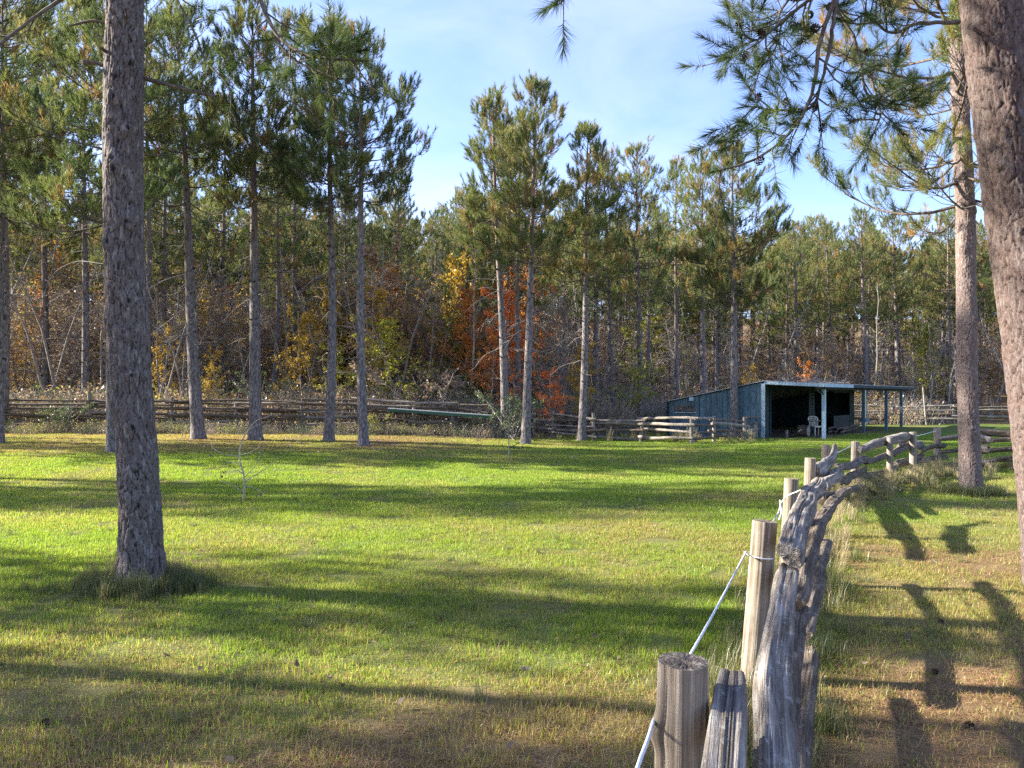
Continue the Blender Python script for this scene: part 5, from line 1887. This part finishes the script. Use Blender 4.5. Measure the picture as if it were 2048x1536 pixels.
o = crP.build('crown', [NEEDLE_NEAR, TWIG, DEADWOOD], rt2)
o.rotation_euler = (0, math.atan2(pathP(7)[0], 7), 0)

# ---- right: the big close trunk at the picture edge
gR = np.array((4.98, 7.0, gz(4.98, 7.0)))
pathR = lean_path(2112, 1150, 1972, 0, 7.0, gR[2], 0.02, 4)
rt = thing('pine_tree', gR, 'thick reddish grey pine trunk leaning in at the right picture edge', 'tree', None)
mb = bark_trunk(15.0, lambda z: max(0.05, 0.262 - 0.006 * z if z < 6.5 else 0.235 * (1 - (z - 6.5) / 9)), 15, 160, 0.0105, 6.2, (0.07, 0.16), 0.021, pathR,
                [(-2.0 + 0.5 * math.sin(2.1 * k), 1.6 + 0.43 * k, 0.06) for k in range(11)])
mb.build('trunk', [BARK_RED], rt)
_, crR = gen_pine(np.random.default_rng(35), 6.8, 15.0, 2.8, 0.2, k=28, nl=0.16, nw=0.008, dens=0.7, dead=0.0, dead_lo=20, lo_sag=0.4)
o = crR.build('crown', NEEDLE_SETS[1], rt)
o.rotation_euler = (0, math.atan2(pathR(9)[0], 9), 0)
D = 5.9
near_branch(rt, [at(1960, -330, 6.9), at(1780, -160, 6.3), at(1675, 0, D), at(1645, 80, D), at(1632, 160, D), at(1615, 215, D), at(1560, 285, D - .1), at(1500, 325, D - .2), at(1435, 345, D - .3)], 0.034, 0.007, 11, 0.7, gR, k=80, side=13, slen=0.42, fr=(0.42, 1), tint=0.22, cones=0.35)
near_branch(rt, [at(1672, 5, D), at(1655, 120, D), at(1628, 200, D + .1), at(1560, 215, D), at(1500, 205, D)], 0.016, 0.006, 12, 0.85, gR, k=80, side=11, slen=0.4, fr=(0.35, 1), tint=0.2, cones=0.5)
near_branch(rt, [at(1690, -40, D), at(1590, 15, D + .2), at(1530, 60, D + .2), at(1490, 80, D + .1), at(1465, 70, D)], 0.018, 0.006, 13, 0.9, gR, k=75, side=12, slen=0.5, fr=(0.15, 1), tint=0.35, cones=0.4)
near_branch(rt, [at(1960, -260, 6.7), at(1800, -60, 6.4), at(1670, 10, 6.2), at(1712, 70, 6.2), at(1730, 140, 6.2), at(1750, 210, 6.2), at(1800, 190, 6.3), at(1840, 160, 6.4)], 0.028, 0.006, 14, 0.8, gR, k=70, side=15, slen=0.42, fr=(0.4, 1), tint=0.3, cones=0.3)
near_branch(rt, [at(1960, -300, 6.8), at(1730, -80, 6.5), at(1600, -30, 6.4), at(1545, 40, 6.4), at(1555, 130, 6.3)], 0.024, 0.006, 15, 0.85, gR, k=70, side=13, slen=0.5, fr=(0.45, 1), tint=0.3, cones=0.3)
near_branch(rt, [at(1920, 45, 6.9), at(1840, 40, 6.7), at(1770, 60, 6.5), at(1730, 20, 6.4), at(1690, 40, 6.3)], 0.02, 0.006, 16, 0.85, gR, k=70, side=12, slen=0.45, fr=(0.3, 1), tint=0.35)
near_branch(rt, [at(1745, 120, 6.3), at(1750, 190, 6.3), at(1760, 225, 6.3), at(1700, 235, 6.2)], 0.012, 0.005, 17, 0.9, gR, k=70, side=8, slen=0.35, fr=(0.3, 1), tint=0.25)
# one needle tip hangs in from above at top centre
near_branch(rt, [at(1500, -420, 6.2), at(1260, -180, 5.6), at(1130, -40, 5.2), at(1108, 0, 5.1)], 0.016, 0.006, 18, 0.3, gR, k=90, side=2, slen=0.2, fr=(0.9, 1), tint=0.2)

# ------------------------------------------------------------------ saplings on the lawn
PALEBARK = wood_mat('pale_sapling_bark', (0.22, 0.19, 0.15), (0.40, 0.36, 0.30), (0.58, 0.54, 0.47), 40, 12, 0.3, 0.003)
gS = on_ground(486, 1002)
sap = thing('bare_sapling', gS, 'small nearly leafless sapling with pale crooked twigs on the left lawn', 'sapling')
dS = gS[1]
mb = MB()
tube(mb, resample(np.array([at(486, 1004, dS), at(489, 960, dS), at(479, 912, dS), at(484, 880, dS), at(508, 845, dS - .1)]) - gS, 18), np.linspace(0.016, 0.006, 18), 7)
mb.build('stem', [PALEBARK], sap)
rng = np.random.default_rng(3)
tips = []
for pts in ([(479, 912), (445, 908), (425, 895), (424, 885)], [(480, 910), (500, 905), (520, 893)], [(487, 948), (470, 940), (458, 950)],
            [(488, 965), (510, 950), (530, 938), (556, 915)], [(488, 972), (505, 975), (525, 985)], [(484, 880), (500, 858), (530, 845)],
            [(487, 985), (465, 970), (440, 960)], [(489, 955), (515, 925), (522, 905)], [(481, 930), (455, 925), (440, 935)], [(508, 845), (520, 838), (545, 830)]):
    P = np.array([at(x_, y_, dS + 0.25 * math.sin(x_)) if i else at(x_, y_, dS) for i, (x_, y_) in enumerate(pts)])
    mb = MB()
    tube(mb, resample(P, 10) - gS, np.linspace(0.008, 0.003, 10), 5)
    mb.build('twig', [PALEBARK], sap)
    tips.append(P[-1] - gS)
mb = MB()
LP = np.concatenate([t + rng.normal(0, 0.06, (5, 3)) for t in tips])
leaves(mb, LP, 0.055, rng, 0)
mb.build('foliage', [LEAF['tan']], sap, False)

gS = on_ground(1017, 918)
w, c = gen_hardwood(np.random.default_rng(71), 1.6, 0.55, 0.28, 0.014, 230, 0.042, nbr=22)
sap = thing('leafy_sapling', gS, 'thin young tree with sparse small leaves standing on the middle lawn', 'sapling')
w.build('stem', [PALEBARK], sap)
c.build('crown', [LEAF['green'], TWIG], sap)

# ------------------------------------------------------------------ tall grass and tussocks
def tussock(seed, n, h, w, spread, tint, droop=0.9):
    rng = np.random.default_rng(seed)
    mb = MB()
    P = np.stack([rng.normal(0, spread, n), rng.normal(0, spread, n), np.full(n, -0.02)], -1)
    blades(mb, P, rng.uniform(0.5, 1.1, n) * h, w * rng.uniform(0.7, 1.3, n), np.abs(rng.normal(0.3, 0.32, n)) * droop, rng, np.clip(rng.normal(tint, 0.2, n), 0, 1), 0, 0.9)
    return mb.mesh('tussock', [TALL])
tus = [tussock(1, 90, 0.42, 0.005, 0.07, 0.35), tussock(2, 70, 0.60, 0.0045, 0.06, 0.75), tussock(3, 110, 0.28, 0.005, 0.09, 0.2), tussock(4, 26, 0.85, 0.0035, 0.05, 0.85, 0.6)]
rng = np.random.default_rng(66)
pts, pk, sc = [], [], []
def add_t(x, y, k, s):
    pts.append((x, y, gz(x, y))); pk.append(k); sc.append(s)
for k in range(420):     # round the near fence
    y = rng.uniform(2.0, 18.0)
    off = min(0.6, rng.normal(0.12, 0.28))
    if y < 7:
        off = min(0.45, rng.normal(0.05, 0.22))
    x = float(fence_line_x(y)) + off
    kk = rng.choice(4, p=[0.33, 0.20, 0.45, 0.02] if y < 8.5 else [0.2, 0.45, 0.15, 0.2])
    add_t(x, y, kk, rng.uniform(0.5, 0.9) * (0.8 if y < 6 else (0.9 if y < 9 else 0.62)))
for k in range(150):     # thick dry patch before the corner, by the pink trunk
    y = rng.uniform(12.2, 17.5)
    x = float(fence_line_x(y)) + 0.15 + abs(rng.normal(0.3, 0.5))
    add_t(x, y, rng.choice([1, 0, 0, 2]), rng.uniform(0.45, 0.8))
for k in range(60):
    add_t(rng.uniform(10, 15.5), 17.6 + rng.normal(0, 0.3), rng.choice([0, 1, 2]), rng.uniform(0.6, 1.0))
for k in range(70):
    a = rng.uniform(0, 6.28)
    add_t(gP[0] + 0.28 * math.cos(a) + rng.normal(0, .1), gP[1] + 0.28 * math.sin(a) + rng.normal(0, .1), 2, rng.uniform(0.5, 0.9))
for k in range(170):     # stray tufts in the mown grass
    y = rng.uniform(1.8, 11)
    add_t(rng.uniform(-0.7 * y, float(fence_line_x(y)) - 0.1) if k % 3 else float(fence_line_x(y)) + rng.uniform(0.4, 3.5), y, rng.choice([2, 2, 0]), rng.uniform(0.18, 0.34))
for k in range(30):      # along the far porch and fence feet
    add_t(rng.uniform(1, 9), rng.uniform(28.2, 29.5), rng.choice([0, 1]), rng.uniform(0.6, 1.1))
o = scatter('tall_grass', np.array(pts), pk, rng.uniform(0, 6.28, len(pts)), np.array(sc), tus)
tag(o, 'tall uncut grass growing along the foot of the rail fences', 'grass', kind='stuff')
pts, pk, sc = [], [], []
for k in range(170):
    a = rng.uniform(0, 6.28)
    rr = 0.20 + abs(rng.normal(0, 0.16))
    add_t(gL[0] + rr * math.cos(a) * 1.25 + 0.03, gL[1] + rr * math.sin(a) - 0.03, rng.choice([2, 2, 0, 1], p=[0.5, 0.27, 0.2, 0.03]), rng.uniform(0.35, 0.65) * (1.25 - 0.6 * min(1, rr)))
o = scatter('grass_tussock', np.array(pts), pk, rng.uniform(0, 6.28, len(pts)), np.array(sc), tus)
tag(o, 'shaggy ring of long grass round the foot of the big left trunk', 'grass', kind='stuff')

# ------------------------------------------------------------------ rope, cones, leaves
def rope_mat():
    m, nt, N, Lk = new_mat('white_braided_rope')
    a = attr(N, 'tc')
    n = noise(N, Lk, a.outputs['Vector'], 60, 3, 0.6)
    r = ramp(N, [(0.3, (0.42, 0.44, 0.46)), (0.7, (0.72, 0.74, 0.76))])
    Lk(n.outputs['Fac'], r.inputs['Fac'])
    solid_shader(N, Lk, r.outputs['Color'], 0.8)
    return m
ROPE = rope_mat()
def rope_run(parent, pts, r, org, m=200, name='strand'):
    mb = MB()
    tube(mb, resample(pts, m) - org, r, 12, 0, True, lambda T, S: 1 + 0.16 * np.cos(3 * (T - S * 150)))
    return mb.build(name, [ROPE], parent)
rp_o = at(1491, 1106, 4.62)
rp = thing('rope', rp_o, 'white twisted rope tied from post to post along the near fence', 'rope')
post1_hit = at(1306, 1452, 2.16)
rope_run(rp, np.array([at(1245, 1640, 1.7), at(1275, 1536, 1.86), at(1296, 1478, 2.06), at(1308, 1440, 2.2)]), 0.0052, rp_o, 160)
rope_run(rp, np.array([at(1308, 1440, 2.2), at(1372, 1325, 2.75), at(1428, 1225, 3.4), at(1492, 1104, 4.62)]), 0.0052, rp_o, 300)
ring = np.array([at(1491, 1106, 4.62) + np.array((0.085 + 0.082 * math.cos(a + math.pi), 0.02 + 0.085 * math.sin(a + math.pi), -0.03 * math.sin(a * 0.5))) for a in np.linspace(0, 5.9, 20)])
rope_run(rp, ring, 0.004, rp_o, 60, 'knot')
rope_run(rp, np.array([at(1520, 1075, 4.8), at(1558, 1022, 6.4), at(1562, 1005, 7.0)]), 0.0055, rp_o, 160)
rope_run(rp, np.array([at(1562, 1005, 7.0), at(1590, 985, 6.6), at(1622, 975, 6.5), at(1635, 1000, 6.6), at(1628, 1020, 6.7)]), 0.0055, rp_o, 90)
rope_run(rp, np.array([at(1560, 1000, 7.0), at(1562, 1030, 6.95), at(1558, 1040, 6.95)]), 0.007, rp_o, 40)
rope_run(rp, np.array([at(1652, 915, 12.0), at(1680, 903, 13.0), at(1706, 890, 14.1)]), 0.006, rp_o, 100)
rope_run(rp, np.array([at(1829, 873, 16.0), at(1850, 868, 17.0), at(1872, 862, 18.1)]), 0.006, rp_o, 60)

rng = np.random.default_rng(44)
cone_labels = ['brown pine cone on the needle path near the bottom right', 'pine cone on the path below the bright grass patch',
               'pine cone half sunk in grass right of the near fence', 'pine cone lying at the left end of the lower lawn']
for (px, py), lab in zip(((1938, 1458), (1868, 1350), (1882, 1250), (92, 1452)), cone_labels):
    g = on_ground(px, py)
    mb = MB()
    cone_into(mb, np.array((0, 0, 0)), 0.019, rng)
    o = mb.build('pine_cone', [KNOT], None, True, loc=(g[0], g[1], g[2] + 0.02))
    o.rotation_euler = (R(80), 0, rng.uniform(0, 6))
    tag(o, lab, 'pine cone')
leaf_labels = ['curled pale leaf on the lower lawn, upper of two close together', 'curled pale leaf on the lower lawn, lower of two close together',
               'small pale leaf on the lawn near the rope', 'pale dead leaf on the needle path by the close trunk', 'pale dead leaf on the lawn right of the big left trunk']
for (px, py), lab in zip(((592, 1343), (662, 1370), (1050, 1352), (1866, 1134), (335, 1325)), leaf_labels):
    g = on_ground(px, py)
    mb = MB()
    s = 0.036
    xs = np.linspace(-1, 1, 7)
    V, F = [], []
    for i, a in enumerate(xs):
        hw = 0.42 * math.sqrt(max(0.0, 1 - a * a)) * (1 + 0.25 * math.cos(9 * a)) + 0.02
        for b in (-1, 0, 1):
            V.append((a * s, b * hw * s, 0.25 * s * abs(b) * (1 + 0.4 * math.sin(3 * a)) + 0.3 * s * a * a))
    for i in range(6):
        for j in range(2):
            F.append((i * 3 + j, i * 3 + j + 1, (i + 1) * 3 + j + 1, (i + 1) * 3 + j))
    mb.add(np.array(V), np.array(F), tint=rng.random())
    o = mb.build('fallen_leaf', [LEAF['tan']], None, True, loc=(g[0], g[1], g[2] + 0.04))
    o.rotation_euler = (rng.uniform(-0.4, 0.4), rng.uniform(-0.4, 0.4), rng.uniform(0, 6))
    tag(o, lab, 'leaf')
# specks of fallen leaves far back under the pines
mb = MB()
n = 900
x = np.concatenate([rng.uniform(-17, 5, n - 260), rng.uniform(-8, 6, 260)])
y = np.concatenate([rng.uniform(19, 28, n - 260), rng.uniform(3.5, 19, 260)])
P = np.stack([x, y, ground_z(x, y) + 0.05], -1)
leaves(mb, P, np.where(y > 19, 0.085, 0.05), rng, 0, None, 1.2)
tag(mb.build('leaf_litter', [LEAF['tan']], None, False), 'pale fallen leaves scattered thinly over the lawn and under the far pines', 'leaves', kind='stuff')
